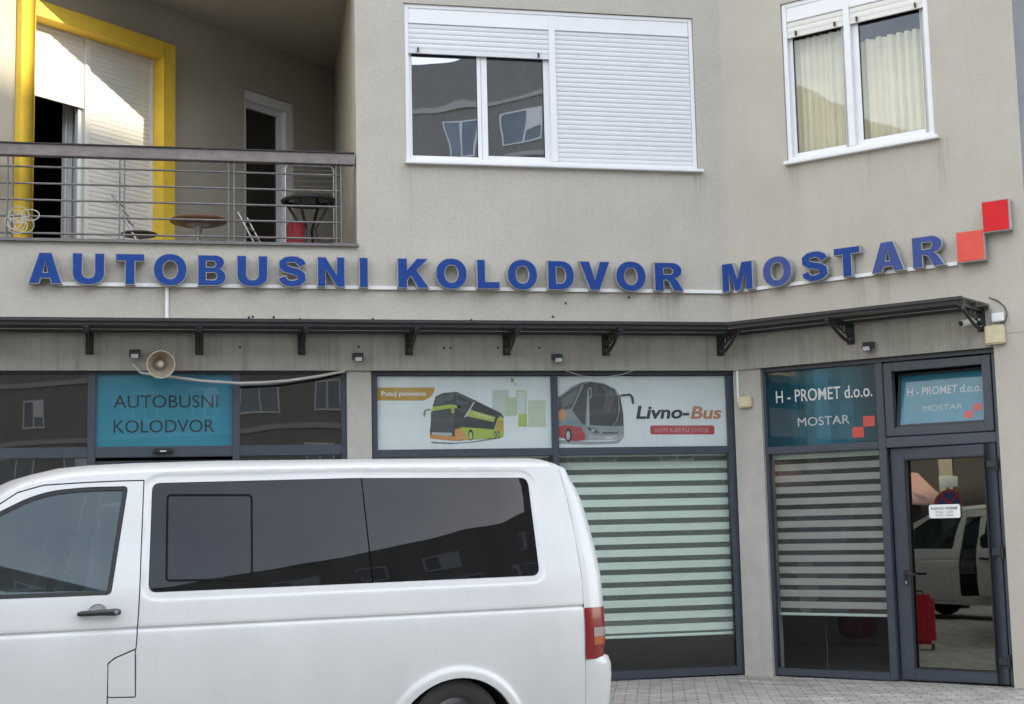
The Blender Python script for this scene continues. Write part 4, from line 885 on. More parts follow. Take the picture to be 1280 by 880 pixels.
poster(690, 460, 36, 48, 1170, 530, 'pale coach poster reading Livno-Bus with a silver coach',
 [('printed_shadow', [(45, 478), (230, 490), (400, 488), (475, 470), (440, 505), (250, 512), (45, 505)], (.36, .365, .37), 1),
  ('printed_coach_body', [(42, 190), (120, 128), (200, 95), (262, 90), (350, 104), (425, 142), (450, 185), (470, 290), (480, 390), (480, 460), (440, 478), (250, 482), (150, 490), (42, 462)], slv, 2),
  ('printed_windscreen', [(205, 108), (262, 96), (350, 112), (415, 145), (440, 195), (445, 300), (425, 360), (400, 388), (245, 380), (232, 300), (232, 200)], (.075, .072, .07), 3), ('printed_pillar', [(442, 170), (455, 190), (475, 300), (478, 385), (410, 388), (440, 340), (452, 280)], (.08, .08, .08), 4),
  ('printed_side_glass', [(42, 200), (120, 140), (200, 106), (195, 120), (130, 270), (42, 285)], (.10, .105, .105), 3), ('printed_side_glass', [(205, 128), (236, 130), (222, 380), (205, 378), (135, 282)], (.085, .085, .085), 4),
  ('printed_glare', [(330, 118), (405, 150), (425, 200), (380, 300), (340, 260), (360, 180)], (.115, .11, .107), 4), ('printed_glare', [(60, 205), (150, 150), (180, 132), (140, 230), (70, 268)], (.17, .18, .185), 4), ('printed_edge', [(150, 128), (200, 97), (262, 90), (350, 104), (425, 142), (420, 150), (345, 111), (262, 97), (203, 105), (155, 134)], (.17, .175, .18), 5), ('printed_roofline', [(42, 190), (120, 128), (150, 122), (60, 190)], (.42, .43, .44), 5),
  ('printed_pillar', [(236, 150), (246, 150), (250, 385), (232, 385)], (.42, .44, .45), 5), ('printed_mirror', [(238, 135), (262, 128), (268, 195), (246, 205)], (.36, .38, .39), 6), ('printed_mirror_glass', [(243, 142), (257, 137), (262, 188), (249, 194)], (.09, .09, .09), 7),
  ('printed_mirror', [(455, 176), (522, 170), (545, 195), (548, 238), (534, 242), (524, 195), (515, 186), (455, 192)], (.075, .075, .08), 4),
  ('printed_panel', [(42, 392), (90, 380), (195, 396), (222, 440), (222, 478), (150, 488), (42, 458)], (.44, .065, .06), 4), ('printed_flame', [(42, 290), (75, 270), (98, 310), (80, 345), (42, 345)], (.62, .30, .14), 4), ('printed_panel', [(42, 345), (180, 345), (215, 385), (195, 396), (90, 378), (42, 388)], (.24, .29, .31), 5),
  ('printed_wheel', ell(110, 448, 24, 47), (.04, .04, .04), 6), ('printed_wheel_hub', ell(108, 450, 13, 30), (.48, .48, .48), 7), ('printed_lamp', [(235, 392), (290, 408), (318, 432), (290, 436), (245, 415)], (.10, .11, .115), 5), ('printed_lamp', [(262, 408), (285, 412), (280, 424), (265, 420)], (.6, .62, .6), 6),
  ('printed_grille', [(335, 428), (440, 425), (440, 437), (335, 440)], (.12, .12, .12), 5), ('printed_plate', [(355, 458), (410, 456), (410, 472), (358, 474)], (.62, .62, .5), 5), ('printed_bumper', [(240, 440), (330, 452), (440, 448), (478, 440), (470, 478), (250, 480)], (.40, .415, .42), 4),
  ('printed_banner', [(655, 390), (665, 383), (1075, 383), (1083, 390), (1083, 436), (1075, 443), (665, 443), (655, 436)], (.52, .07, .075), 2)],
 [('Livno-', 560, 915, 340, 250, (.045, .045, .05), .03, .18, 3), ('Bus', 925, 1128, 340, 255, (.58, .24, .13), .03, .18, 3), ('KUPI KARTU OVDJE', 690, 1045, 428, 400, (.64, .38, .37), .0, 0, 4)])

# ------------------------------------------------------------------ balcony railing and furniture
rail = thing('balcony_railing', MAIN.p(-.3, LOG[1]+.016, -.05), 'grey steel balcony railing with a heavy weathered handrail', 'railing')
q0 = mu(200, 198.5, .02); q1 = mu(200, 184.6, .02)
RU0, RU1 = -2.15, mu(443, 200, .02)[0]
b = MB(); MAIN.box(b, RU0, RU1, q0[1], q1[1], -.075, .02); rl = b.build('handrail', M['handrail'], rail, bevel=.004)
b = MB(); MAIN.box(b, RU0, RU1, q1[1]+.001, q1[1]+.012, -.09, .035); b.build('handrail_cap', M['black'], rail)
for y in (209.3, 230, 250.5, 271, 292):
    z = mu(75, y, -.03)[1]; b = MB(); b.tube([MAIN.p(RU0+.03, z, -.03), MAIN.p(mu(424, 250, -.03)[0], z, -.03)], .0105, 8); b.build('rail_bar', M['steel'], rail, smooth=True)
for a, c in ((9, 15.5), (149.5, 155.5), (285.5, 292.5), (420, 426)):
    b = MB(); u0, u1 = mu(a, 250, -.03)[0], mu(c, 250, -.03)[0]
    MAIN.box(b, u0-.007, u0+.007, LOG[1]+.012, q0[1], -.055, -.008); b.build('post', M['steel'], rail)
    b = MB(); MAIN.box(b, u1-.007, u1+.007, LOG[1]+.012, q0[1], -.055, -.008); b.build('post', M['steel'], rail)
    b = MB(); MAIN.box(b, u0-.02, u1+.02, LOG[1]+.017, LOG[1]+.03, -.075, .005); b.build('foot_plate', M['steel'], rail)
# coil of wire on the left post
b = MB(); rn = random.Random(4)
for k in range(7):
    c = mu(22+rn.uniform(-6, 10), 272+rn.uniform(-4, 12), .01); rx = rn.uniform(.05, .10); rz = rn.uniform(.04, .09); ph = rn.uniform(0, 6)
    b.tube([MAIN.p(c[0]+rx*math.cos(ph+t*.5), c[1]+rz*math.sin(ph+t*.5), .03+.01*math.sin(t*.9+k)) for t in range(13)], .0045, 6)
c = mu(38, 269, .02); b.tube([MAIN.p(c[0]+.085*math.cos(t*.42), c[1]+.055*math.sin(t*.42), .03) for t in range(16)], .0055, 6)
tagged(b, 'wire_coil', M['cable'], 'tangled coil of grey wire hung on the left end of the balcony railing', 'wire', smooth=True)
# round wood table
u, zt_ = mu(248, 277, -.75); t = thing('bistro_table', MAIN.p(u, FLZ, -.75), 'round brown topped balcony table on a single metal stem', 'table')
o = MAIN.p(u, 0, -.75)
b = MB(); b.lathe((o.x, o.y, zt_), (0, 0, 1), [(0, -.035), (.20, -.035), (.285, -.012), (.295, 0), (.295, .014), (.285, .02), (0, .02)], 32); b.build('table_top', M['wood'], t, smooth=True)
b = MB(); b.lathe((o.x, o.y, FLZ), (0, 0, 1), [(.025, .02), (.022, zt_-FLZ-.15), (.05, zt_-FLZ-.05), (.12, zt_-FLZ-.036)], 16); b.build('stem', M['chair_metal'], t, smooth=True)
b = MB()
for k in range(3):
    a = 2*math.pi*k/3+.4; b.tube([(o.x, o.y, FLZ+.12), (o.x+.26*math.cos(a), o.y+.26*math.sin(a), FLZ+.014)], .014)
b.build('foot', M['chair_metal'], t, smooth=True)
def cafe_chair(u, d, rz, lab):
    base = MAIN.p(u, FLZ, d); t = thing('folding_chair', base, lab, 'chair', 'metal folding chairs on the balcony')
    c, s_ = math.cos(rz), math.sin(rz)
    P = lambda x, y, z: Vector((base.x+c*x-s_*y, base.y+s_*x+c*y, FLZ+z))
    mb = MB(); mb.lathe(P(0, 0, .455), (0, 0, 1), [(0, 0), (.17, 0), (.185, .008), (.185, .02), (.17, .026), (0, .022)], 24); mb.build('seat', M['black'], t, smooth=True)
    for x in (-.17, .17):
        mb = MB(); mb.tube([P(x, -.20, .01), P(x*.98, .02, .44), P(x*.95, .24, .86)], .011); mb.build('back_leg', M['chair_metal'], t, smooth=True)
        mb = MB(); mb.tube([P(x*.85, .22, .01), P(x*.85, -.02, .44)], .011); mb.build('front_leg', M['chair_metal'], t, smooth=True)
    for z, y in ((.80, .205), (.70, .155), (.60, .105)):
        mb = MB(); a, e = P(-.165, y, z), P(.165, y, z); mb.tube([a, e], .010); mb.build('back_slat', M['chair_metal'], t, smooth=True)
cafe_chair(mu(174, 294, -.62)[0]-.0, -.62, rad(78), 'metal folding chair with a round dark seat beside the yellow door frame')
cafe_chair(mu(318, 300, -1.3)[0]+.1, -1.3, rad(70), 'metal folding chair half hidden between the brown table and the open door')
# dark round glass table with things under it, and a folded drying rack
u, zt_ = mu(386, 252, -.42); t = thing('garden_table', MAIN.p(u, FLZ, -.42), 'dark rimmed round glass garden table in the right corner of the balcony', 'table')
o = MAIN.p(u, 0, -.42)
b = MB(); b.tube([(o.x+.27*math.cos(2*math.pi*k/28), o.y+.27*math.sin(2*math.pi*k/28), zt_) for k in range(29)], .022, 8); b.build('rim', M['black'], t, smooth=True)
b = MB(); b.lathe((o.x, o.y, zt_+.006), (0, 0, 1), [(0, 0), (.265, 0), (.265, .008), (0, .008)], 28); b.build('glass_top', M['glass_dark'], t)
for k in range(4):
    a = math.pi/4+k*math.pi/2+.3; b = MB(); b.tube([(o.x+.25*math.cos(a), o.y+.25*math.sin(a), zt_), (o.x+.07*math.cos(a), o.y+.07*math.sin(a), zt_-.3), (o.x+.23*math.cos(a), o.y+.23*math.sin(a), FLZ)], .016); b.build('leg', M['black'], t, smooth=True)
b = MB(); q = MAIN.p(u-.12, 0, -.48); e = Frame((q.x, q.y), rad(12)); e.box(b, -.09, .09, FLZ, FLZ+.60, -.1, .1); tagged(b, 'storage_box', M['red_plastic'], 'red plastic box under the dark garden table', 'box', bevel=.02)
b = MB(); q = MAIN.p(u+.20, 0, -.62); e = Frame((q.x, q.y), rad(-8)); e.box(b, -.09, .09, FLZ, FLZ+.42, -.1, .1); tagged(b, 'storage_box', M['black_plastic'], 'black box behind the red one under the garden table', 'box', bevel=.02)
t = thing('drying_rack', MAIN.p(u, FLZ, -.95), 'folded wire drying rack standing behind the dark garden table', 'drying rack')
q0 = mu(357, 243, -.95); q1 = mu(417, 208, -.95)
P = [(q0[0], FLZ), (q0[0], q1[1]-.04), (q0[0]+.03, q1[1]), (q1[0]-.03, q1[1]), (q1[0], q1[1]-.04), (q1[0], FLZ)]
b = MB(); b.tube([MAIN.p(x, z, -.95) for x, z in P], .010, 8); b.build('frame', M['chair_metal'], t, smooth=True)
for k in range(7):
    z = q1[1]-.05-.06*k; b = MB(); b.tube([MAIN.p(q0[0], z, -.95), MAIN.p(q1[0], z, -.95)], .003, 5); b.build('wire', M['chair_metal'], t)

# ------------------------------------------------------------------ across the street (seen mirrored in the glass)
OPP = Frame((40.5, -32.8), rad(33.9+180)); OH = 30.0; OL = 26.3
ob = thing('apartment_block', OPP.p(40, 0, 0), 'long grey apartment block across the street, mirrored in the van windows', 'building')
b = MB(); OPP.box(b, -9, 4.2, 0, OH, -10, 0); OPP.box(b, 4.202, 32.5, 0, OL, -10, -.004); OPP.box(b, 32.502, 92, 0, 23.6, -10, -.006); b.build('wall', M['opp_wall'], ob)
b = MB(); OPP.box(b, -9.2, 4.3, OH, OH+.02, -10.2, .02); OPP.box(b, 4.31, 32.6, OL, OL+.02, -10.2, .02); OPP.box(b, 32.61, 92.2, 23.6, 23.62, -10.2, .02); b.build('roof', M['roof'], ob)
def z_hi(fl, u): return 3*fl+2.9 > (26.0 if u+3 < 32.5 else 23.3)
for fl in range(1, 9):
    if 3*fl+.5 < 24: b = MB(); OPP.box(b, 4.3, 32.4 if 3*fl+.5 > 23 else 92, 3*fl+.35, 3*fl+.6, -.002, .07); b.build('floor_band', M['opp_band'], ob)
for row in (0, 1):                  # two rows of low attic windows under the roof
    for k in range(9):
        u = 5.6+2.9*k+.7*row; z = 23.35+1.35*row; wv = (1.5, 1.15, 1.8)[(k+row) % 3]
        if (k+2*row) % 5 == 3: continue
        b = MB(); ring(OPP, b, u, u+wv, z, z+.78, .09, .002, .05)
        if (k+row) % 2: OPP.box(b, u+.09, u+wv*.55, z+.09, z+.69, .002, .045)
        wn = b.build('window', M['opp_white'], ob)
        b = MB(); OPP.box(b, u+.08, u+wv-.08, z+.08, z+.70, .002, .012); b.build('pane', M['opp_glass'], wn)
for fl in (1, 2, 4, 5, 6):
    for k in range(16):
        u = 8.5+3.5*k+(.6 if fl % 2 else 0); z = 1.2+3.0*fl; wv = 1.5 if (k+fl) % 3 else 2.3
        if (k*3+fl*5) % 7 == 0 or z_hi(fl, u): continue
        b = MB(); ring(OPP, b, u, u+wv, z, z+1.5, .08, .002, .05); OPP.box(b, u+wv/2-.04, u+wv/2+.04, z+.08, z+1.42, .002, .05)
        if (k+2*fl) % 3 == 0: OPP.box(b, u+.08, u+wv/2-.04, z+.6, z+1.42, .002, .04)
        wn = b.build('window', M['opp_white'], ob)
        b = MB(); OPP.box(b, u+.07, u+wv-.07, z+.07, z+1.43, .002, .012); b.build('pane', M['opp_glass'], wn)
LW = Frame((-6.6-8*math.cos(rad(49)), -8*math.sin(rad(49))), rad(49))
lw = thing('building_wing', LW.p(4, 0, 0), 'left wing of the station building with sunlit yellow framed balcony doors', 'building')
b = MB(); LW.box(b, -10, 7.98, 0, TOPZ, -5, -.002); b.build('wall', M['left_wing'], lw)
for k in range(5):
    b = MB(); LW.box(b, -9.4+3.4*k, -6.5+3.4*k, .25, 3.4, -.001, .03); b.build('shop_window', M['dark_room'], lw)
for z in (4.6, 7.9):
    for u in (1.2, 4.9):
        b = MB(); ring(LW, b, u, u+1.9, z, z+2.6, .17, -.001, .09); f_ = b.build('door_frame', M['yellow'], lw)
        b = MB(); slats(LW, b, u+.17, u+1.73, z+.17, z+2.43, .03); b.build('roller_shutter', M['shutter_warm'], f_)
        b = MB()
        for k in range(6): b.tube([LW.p(u-.4, z+.15+.16*k, .9), LW.p(u+2.3, z+.15+.16*k, .9)], .012 if k < 5 else .03, 6)
        LW.box(b, u-.4, u+2.3, z-.15, z, 0, .95); b.build('balcony', M['steel'], lw)
# parking sign on a post beyond the van, and a suitcase being loaded
sp = Vector((-9.4, -5.2, 0)); F_ = Frame((sp.x, sp.y), rad(75))
t = thing('road_sign', sp, 'round blue no stopping sign with a red border on a post', 'road sign')
b = MB(); b.tube([sp, sp+Vector((0, 0, 2.7))], .03); b.build('post', M['rim'], t)
for r, m, d, nm in ((.30, flat((.25, .03, .03)), .05, 'border'), (.235, flat((.02, .035, .17)), .056, 'disc')):
    b = MB(); b.lathe(F_.p(0, 2.16, d), F_.n, [(0, 0), (r, 0), (r, .004), (0, .004)], 28); b.build(nm, m, t)
for s_ in (-1, 1):
    b = MB(); a = F_.p(-.19, 2.16-.19*s_, .063); c = F_.p(.19, 2.16+.19*s_, .063); dx = (c-a).normalized(); nn = F_.n.cross(dx)*.028
    b.face([a-nn+F_.n*.001*s_, c-nn+F_.n*.001*s_, c+nn+F_.n*.001*s_, a+nn+F_.n*.001*s_]); b.build('cross_bar', flat((.25, .03, .03)), t)
b = MB(); F_.box(b, -.2, .2, 2.50, 2.73, .04, .05); b.build('plate', M['text_pale'], t)
S = Frame((2.38, -2.14), rad(104))
t = thing('suitcase', S.p(0, 0, 0), 'large red hard shell suitcase beside the van, mirrored in the entrance door', 'suitcase')
b = MB(); S.box(b, -.24, .24, .07, .70, -.14, .14); b.build('shell', M['suitcase'], t, bevel=.05, seg=4)
for k in range(5):
    b = MB(); S.box(b, -.20+.09*k, -.16+.09*k, .13, .64, .138, .147); b.build('rib', M['suitcase'], t, bevel=.004)
for x in (-.2, .2):
    for y in (-.11, .11):
        b = MB(); b.lathe(S.p(x-.012, .035, y), S.ex, [(0, 0), (.035, 0), (.035, .024), (0, .024)], 14); b.build('wheel', M['rubber'], t)
b = MB(); S.tube(b, [(-.1, .70, 0), (-.1, .74, 0), (.1, .74, 0), (.1, .70, 0)], .012); b.build('handle', M['black_plastic'], t)

t = thing('awning', LW.p(1.4, 2.2, 0), 'faded pink shop awning on the left wing, mirrored in the entrance door', 'awning')
b = MB(); b.hexa([LW.p(1.5, 2.15, .8), LW.p(3.2, 2.15, .8), LW.p(3.2, 2.85, 0.003), LW.p(1.5, 2.85, 0.003), LW.p(1.5, 2.19, .8), LW.p(3.2, 2.19, .8), LW.p(3.2, 2.89, 0.003), LW.p(1.5, 2.89, 0.003)]); b.build('cloth', flat((.42, .25, .22)), t)
for u in (1.6, 3.1):
    b = MB(); b.tube([LW.p(u, 2.16, .78), LW.p(u, 2.2, .01)], .02); b.build('arm', M['rim'], t)

# ------------------------------------------------------------------ the van
van = thing('minivan', VAN.p(-1.7, 0, -.95), 'white passenger van with dark side windows parked in front of the shop', 'van')
VW = 1.90
_t = np.array([(.10, -.12), (.25, -.10), (.40, -.062), (.60, -.024), (.80, -.003), (.985, 0), (1.03, -.006), (1.15, -.022), (1.24, -.036), (1.92, -.036-.68*math.tan(rad(16.0))), (2.2, -.036-.96*math.tan(rad(16.0)))])
_z = np.arange(0, 2.3, .005); _v = np.interp(_z, _t[:, 0], _t[:, 1])
_k = np.exp(-.5*(np.arange(-16, 17)*.005/.022)**2); _k /= _k.sum()
_v = np.convolve(np.pad(_v, 16, mode='edge'), _k, mode='valid')
AZ, AR = .205, .445                # wheel-arch centre height and radius
LWB = -3.42
def sst(a, b_, x):
    t = min(1, max(0, (x-a)/(b_-a))); return t*t*(3-2*t)
ZCR = None
WINPOLY = None
def pdist(u, z, P):
    m = 9
    for i in range(len(P)):
        ax, az = P[i-1]; bx, bz_ = P[i]; dx, dz_ = bx-ax, bz_-az; L = dx*dx+dz_*dz_
        t = 0 if L == 0 else max(0, min(1, ((u-ax)*dx+(z-az)*dz_)/L)); m = min(m, math.hypot(u-ax-t*dx, z-az-t*dz_))
    return m
def vd0(u, z):
    d = float(np.interp(z, _z, _v))
    if u < -2.9: d -= .055*((-2.9-u)/.9)**2
    if u > .45: d -= .022*((u-.45)/.35)**2
    return d
def vd(u, z):
    d = vd0(u, z)
    if ZCR is not None: d -= .014*math.exp(-((z-ZCR)/.009)**2)
    for c in (0, LWB):
        r = math.hypot(u-c, z-AZ)
        if r < AR+.14: d += .026*(1-sst(AR+.035, AR+.085, r))-.0
    if WINPOLY is not None and z > 1.1 and -2.2 < u < .8:
        q = pdist(u, z, WINPOLY)
        if q < .07: d -= .0055*(1-sst(.035, .055, q))
    return d
def vp(px, py, extra=0):
    d = 0
    for _ in range(6):
        u, z = VAN.uv(px, py, d+extra); d = vd0(u, z)
    return (u, z)
NEAR = lambda u, z, d=0: VAN.p(u, z, vd(u, z)+d)
FAR = lambda u, z, d=0: VAN.p(u, z, -VW-vd(u, z)-d)
ZCR = (vp(100, 788)[1]+vp(600, 766)[1])/2
swin = [vp(*p) for p in ((190.5, 603.8), (440, 597.5), (660, 597.0), (675.5, 719.5), (440, 730), (185.5, 741))]
WINPOLY = roundpoly(swin, [.05, 0, .06, .06, 0, .05])
fwin = [vp(*p) for p in ((139, 743.8), (160.5, 607.6), (109, 608.6), (65.5, 613), (36, 621.5), (0, 639))]+[(-3.52, 1.36), (-3.60, 1.285)]
fwin = [(q[0], q[1]) for q in fwin]; fwin.append((fwin[-1][0]+.02, fwin[0][1]-.0))
FWIN = roundpoly(fwin, [.03, .03, .2, .1, .1, .1, .1, .05, .03])
ztop = [vp(x, y) for x, y in ((0, 623), (14, 614), (36, 605.5), (58, 601), (91, 596), (130, 593.2), (182, 590.5), (291, 587), (460, 584.5), (600, 583.5), (690, 583))]
shut = [vp(x, y) for x, y in ((696.5, 581.5), (700, 592), (708, 620), (719, 672.5), (727.3, 725), (729.3, 759), (731.3, 812), (731.9, 880))]
shut.append((shut[-1][0]+.005, .33))
SILL = .27
def archpts(c, rev=False):
    a = math.acos(max(-1, min(1, (SILL+.03-AZ)/AR))); a0 = math.asin((SILL-AZ)/AR)
    o = [(c+AR*math.cos(t), AZ+AR*math.sin(t)) for t in np.linspace(a0, math.pi-a0, 26)]
    return o if not rev else o[::-1]
FR = [(-3.24, 1.635+.03), (-3.55, 1.42), (-3.84, 1.235), (-4.02, 1.14), (-4.18, 1.00), (-4.24, .88), (-4.26, .60), (-4.24, .36), (-4.22, SILL)]   # front edge of the side, from pillar to bumper
top_fb = ztop                                                     # front to back
# outline of the whole side, counter-clockwise from the rear foot
side_out = [(shut[-1][0], SILL)]+shut[::-1][0:]+[ (ztop[-1][0], ztop[-1][1]) ]+ztop[::-1][1:]+FR+archpts(LWB, True)+archpts(0, True)
dr = [vp(180, 600.5), vp(176.5, 690), vp(170, 811), vp(143.6, 822.5), vp(135.2, 829.5)]
dbot = [(dr[-1][0], SILL+.05)]
aF = [p for p in archpts(LWB) if p[0] > LWB+.12 and p[1] > SILL+.05]
door_poly = dr+dbot+[p for p in aF]+[(-3.50, .80), (-3.70, 1.20)]+[(-3.46, 1.43), (-3.22, 1.60)]+[vp(x, y) for x, y in ((0, 630), (22, 615.7), (54.5, 606.5), (109, 603), (150, 601.2))]
flap_poly = [vp(x, y) for x, y in ((134.8, 830), (143.6, 822.8), (169.3, 811.8), (169.3, 871.4), (134.2, 872))]
GAP = .0038
def gridpts(u0, u1, z0, z1):
    zs_ = [z for z in np.arange(.30, 1.10, .07) if abs(z-ZCR) > .05]+[z for z in np.arange(1.10, 1.36, .03)]+list(np.arange(1.41, 2.0, .06))
    o = []
    for u in np.arange(u0, u1, .06):
        for z in zs_:
            if WINPOLY and z > 1.1 and pdist(u, z, WINPOLY) < .10: continue
            if any(math.hypot(u-c, z-AZ) < AR+.15 for c in (0, LWB)): continue
            o.append((u, z))
        o += [(u, ZCR+e) for e in CREASE]
    for c in (0, LWB):
        for r in (AR+.018, AR+.035, AR+.047, AR+.06, AR+.073, AR+.085, AR+.115): o += [(c+r*math.cos(t), AZ+r*math.sin(t)) for t in np.linspace(.05, 3.09, 60)]
    for e in (-.018, -.035, -.040, -.045, -.050, -.055, -.075): o += densify(inset(WINPOLY, e), .05)
    return [(float(a), float(b_)) for a, b_ in o]
CREASE = (-.034, -.020, -.012, -.005, 0, .005, .012, .020, .034)
def densify(P, step=.04, levels=None):
    o = []
    for i in range(len(P)):
        a = Vector(P[i]); c = Vector(P[(i+1) % len(P)]); n = max(1, int((c-a).length/step))
        ts = [k/n for k in range(n)]
        if levels and abs(c.y-a.y) > .01:
            ts += [t for t in ((z-a.y)/(c.y-a.y) for z in levels) if .001 < t < .999]
            ts = sorted(ts); ts = [t for k, t in enumerate(ts) if k == 0 or (t-ts[k-1])*(c-a).length > .0012]
        o += [tuple(a+(c-a)*t) for t in ts]
    return o
CL = [ZCR+e for e in CREASE]
GP = gridpts(-4.3, .85, .28, 2.0)
def gap_hole(P): return inset(P, -GAP)
body_poly = densify([p for i, p in enumerate(side_out) if i == 0 or (Vector(p)-Vector(side_out[i-1])).length > 1e-4], .04, CL)
door_poly = densify(door_poly, .04, CL); flap_poly = roundpoly(flap_poly, [.012, .012, .004, .006, .012], 3)
# the near side is cut by the door; its remaining pillar and sill strip stay one mesh with the rear
def clip_holes(fn, holes, name, parent, extra=0, m='van_white'):
    mb = MB(); plate(mb, fn, body_poly, holes, .03, GP); return mb.build(name, M[m], parent, smooth=True, sharp=35)
body = clip_holes(NEAR, [gap_hole(door_poly), WINPOLY, gap_hole(flap_poly)], 'body_side', van)
def panel(fn, P, holes, name, parent, m='van_white', th=.03, pts=GP):
    mb = MB(); plate(mb, fn, inset(P, GAP), holes, th, pts); return mb.build(name, M[m], parent, smooth=True, sharp=35)
fdoor = panel(NEAR, door_poly, [FWIN], 'front_door', van)
panel(NEAR, flap_poly, [], 'fuel_flap', van)
# near windows
dv = vp(459, 660)[0]
def window_glass(fn, P, name, m, parent, off=-.004, th=.006, pts=()):
    mb = MB(); plate(mb, lambda u, z, d: fn(u, z, off+d), P, (), th, pts); return mb.build(name, M[m], parent, smooth=True, sharp=40)
def flatten(fn0):   # glass follows the body without its window step
    return lambda u, z, d=0: VAN.p(u, z, vd0(u, z)-.006+d)
GN = flatten(None)
GFAR = lambda u, z, d=0: VAN.p(u, z, -VW-vd0(u, z)+.006-d)
gl = inset(WINPOLY, .003)
def halves(P, x):
    def clip(P, s):
        o = []
        for i in range(len(P)):
            a = P[i-1]; c = P[i]; ia = s*(a[0]-x) <= 0; ic = s*(c[0]-x) <= 0
            if ia != ic: t = (x-a[0])/(c[0]-a[0]); o.append((x, a[1]+t*(c[1]-a[1])))
            if ic: o.append(c)
        return o
    return clip(P, 1), clip(P, -1)
gA, _ = halves(gl, dv-.004); _, gB = halves(gl, dv+.004)
wp = [(u, z) for u in np.arange(-2, .6, .12) for z in np.arange(1.2, 1.95, .06)]
wa = window_glass(GN, densify(gA, .1), 'side_window', 'glass_van_dark', van, 0, .006, wp); window_glass(GN, densify(gB, .1), 'side_window', 'glass_van_dark', van, 0, .006, wp)
q0 = vp(208, 726); q1 = vp(316.5, 618)
sw = [vp(208.5, 617.5), vp(316, 617.5), vp(316.5, 725), vp(207, 727)]
SWP = roundpoly(sw, [.03]*4)
mb = MB(); plate(mb, lambda u, z, d: GN(u, z, .004+d), SWP, [inset(SWP, .012)], .005); mb.build('sliding_pane_frame', M['seal_black'], wa)
FWI = roundpoly(inset(fwin, .0), [.03, .03, .2, .1, .1, .1, .1, .05, .03])
fin = inset(FWIN, .024)
mb = MB(); plate(mb, lambda u, z, d: VAN.p(u, z, vd0(u, z)-.004+d), inset(FWIN, .001), [fin], .02); mb.build('window_seal', M['rubber'], fdoor)
window_glass(lambda u, z, d=0: VAN.p(u, z, vd0(u, z)-.012+d), inset(fin, .001), 'door_glass', 'glass_van', fdoor, 0, .005)
# door handle in its dish
hu, hz = vp(123, 767)
b = MB(); hp = [(hu-.115, hz+.002, .018), (hu-.10, hz+.004, .034), (hu, hz+.006, .042), (hu+.09, hz+.006, .038), (hu+.115, hz+.006, .028)]
b.tube([VAN.p(u, z, vd(u, z)+d) for u, z, d in hp], [.012, .016, .017, .021, .016], 12); hd = b.build('door_handle', M['black_plastic'], fdoor, smooth=True)
b = MB(); b.lathe(VAN.p(hu+.09, hz+.006, vd(hu, hz)+.055), VAN.n, [(0, .006), (.009, .005), (.011, 0)], 14); b.build('lock', M['rim'], fdoor, smooth=True)
b = MB(); b.lathe(VAN.p(hu-.005, hz+.0, vd(hu, hz)+.0015), VAN.n, [(.052, -.002), (.055, .003), (.061, .0035), (.064, -.002)], 32); b.build('handle_dish', M['van_white'], fdoor, smooth=True)
# far side: door, an opening, and the sliding door pushed a little back
op = roundpoly([(-2.02, .42), (-2.0, 1.82), (-.95, 1.84), (-.95, .42)], [.05]*4)
fwin2 = roundpoly([(-.72, 1.26), (.50, 1.26), (.45, 1.88), (-.72, 1.90)], .06)
body2 = clip_holes(FAR, [gap_hole(door_poly), densify(op, .1), fwin2], 'body_side', van)
fdoor2 = panel(FAR, door_poly, [FWIN], 'front_door', van)
window_glass(GFAR, inset(FWIN, .003), 'door_glass', 'glass_van', fdoor2, 0, .005)
window_glass(GFAR, inset(fwin2, .003), 'side_window', 'glass_van_dark', van, 0, .006)
sd = [(u+.42, z) for u, z in op]
SFAR = lambda u, z, d=0: VAN.p(u, z, -VW-vd0(u, z)-.075-d)
sdw = roundpoly([(-1.48, 1.26), (-.65, 1.26), (-.65, 1.78), (-1.46, 1.77)], .05)
mb = MB(); plate(mb, SFAR, densify(sd, .1), [sdw], .04, [(u+.42, z) for u, z in GP]); sdo = mb.build('sliding_door', M['van_white'], van, smooth=True, sharp=35)
window_glass(SFAR, inset(sdw, .003), 'door_glass', 'glass_van_dark', sdo)
b = MB(); b.tube([SFAR(-1.50, 1.07, .03), SFAR(-1.32, 1.07, .03)], .016); b.build('door_handle', M['black_plastic'], sdo, smooth=True)

# roof, front, tail: lofts between the two sides
def loft(rows, ss, fn): 
    vs = []; fs = []; n = len(ss)
    for r in rows:
        for s_ in ss: vs.append(fn(r, s_))
    for i in range(len(rows)-1):
        for k in range(n-1): fs.append((i*n+k, i*n+k+1, (i+1)*n+k+1, (i+1)*n+k))
    return vs, fs
def across(u, z, s_, off=0):
    """point between the near (s=-1) and the far (s=1) side at station u, height z"""
    d = vd0(u, z); return (-VW/2) + (-s_)*(VW/2+d)
SS = [-1, -.995, -.985, -.97, -.95, -.92, -.88, -.82, -.74, -.62, -.45, -.22]; SS = SS+[0]+[-x for x in SS[::-1]]
def roof_z(h, s_): return h*(1-abs(s_)**2.6)**.62
rows = []
for u, z in ztop:
    rows.append((u, z, .035+.045*sst(-2.9, -2.2, u)))
rt = [vp(703, 581.5), ]
REND = rows[-1]
vs, fs = loft(rows, SS, lambda r, s_: VAN.p(r[0], r[1]+roof_z(r[2], s_), across(r[0], r[1], s_)))
b = MB(); b.add(vs, fs); roof = b.build('roof', M['van_white'], van, smooth=True, sharp=60)
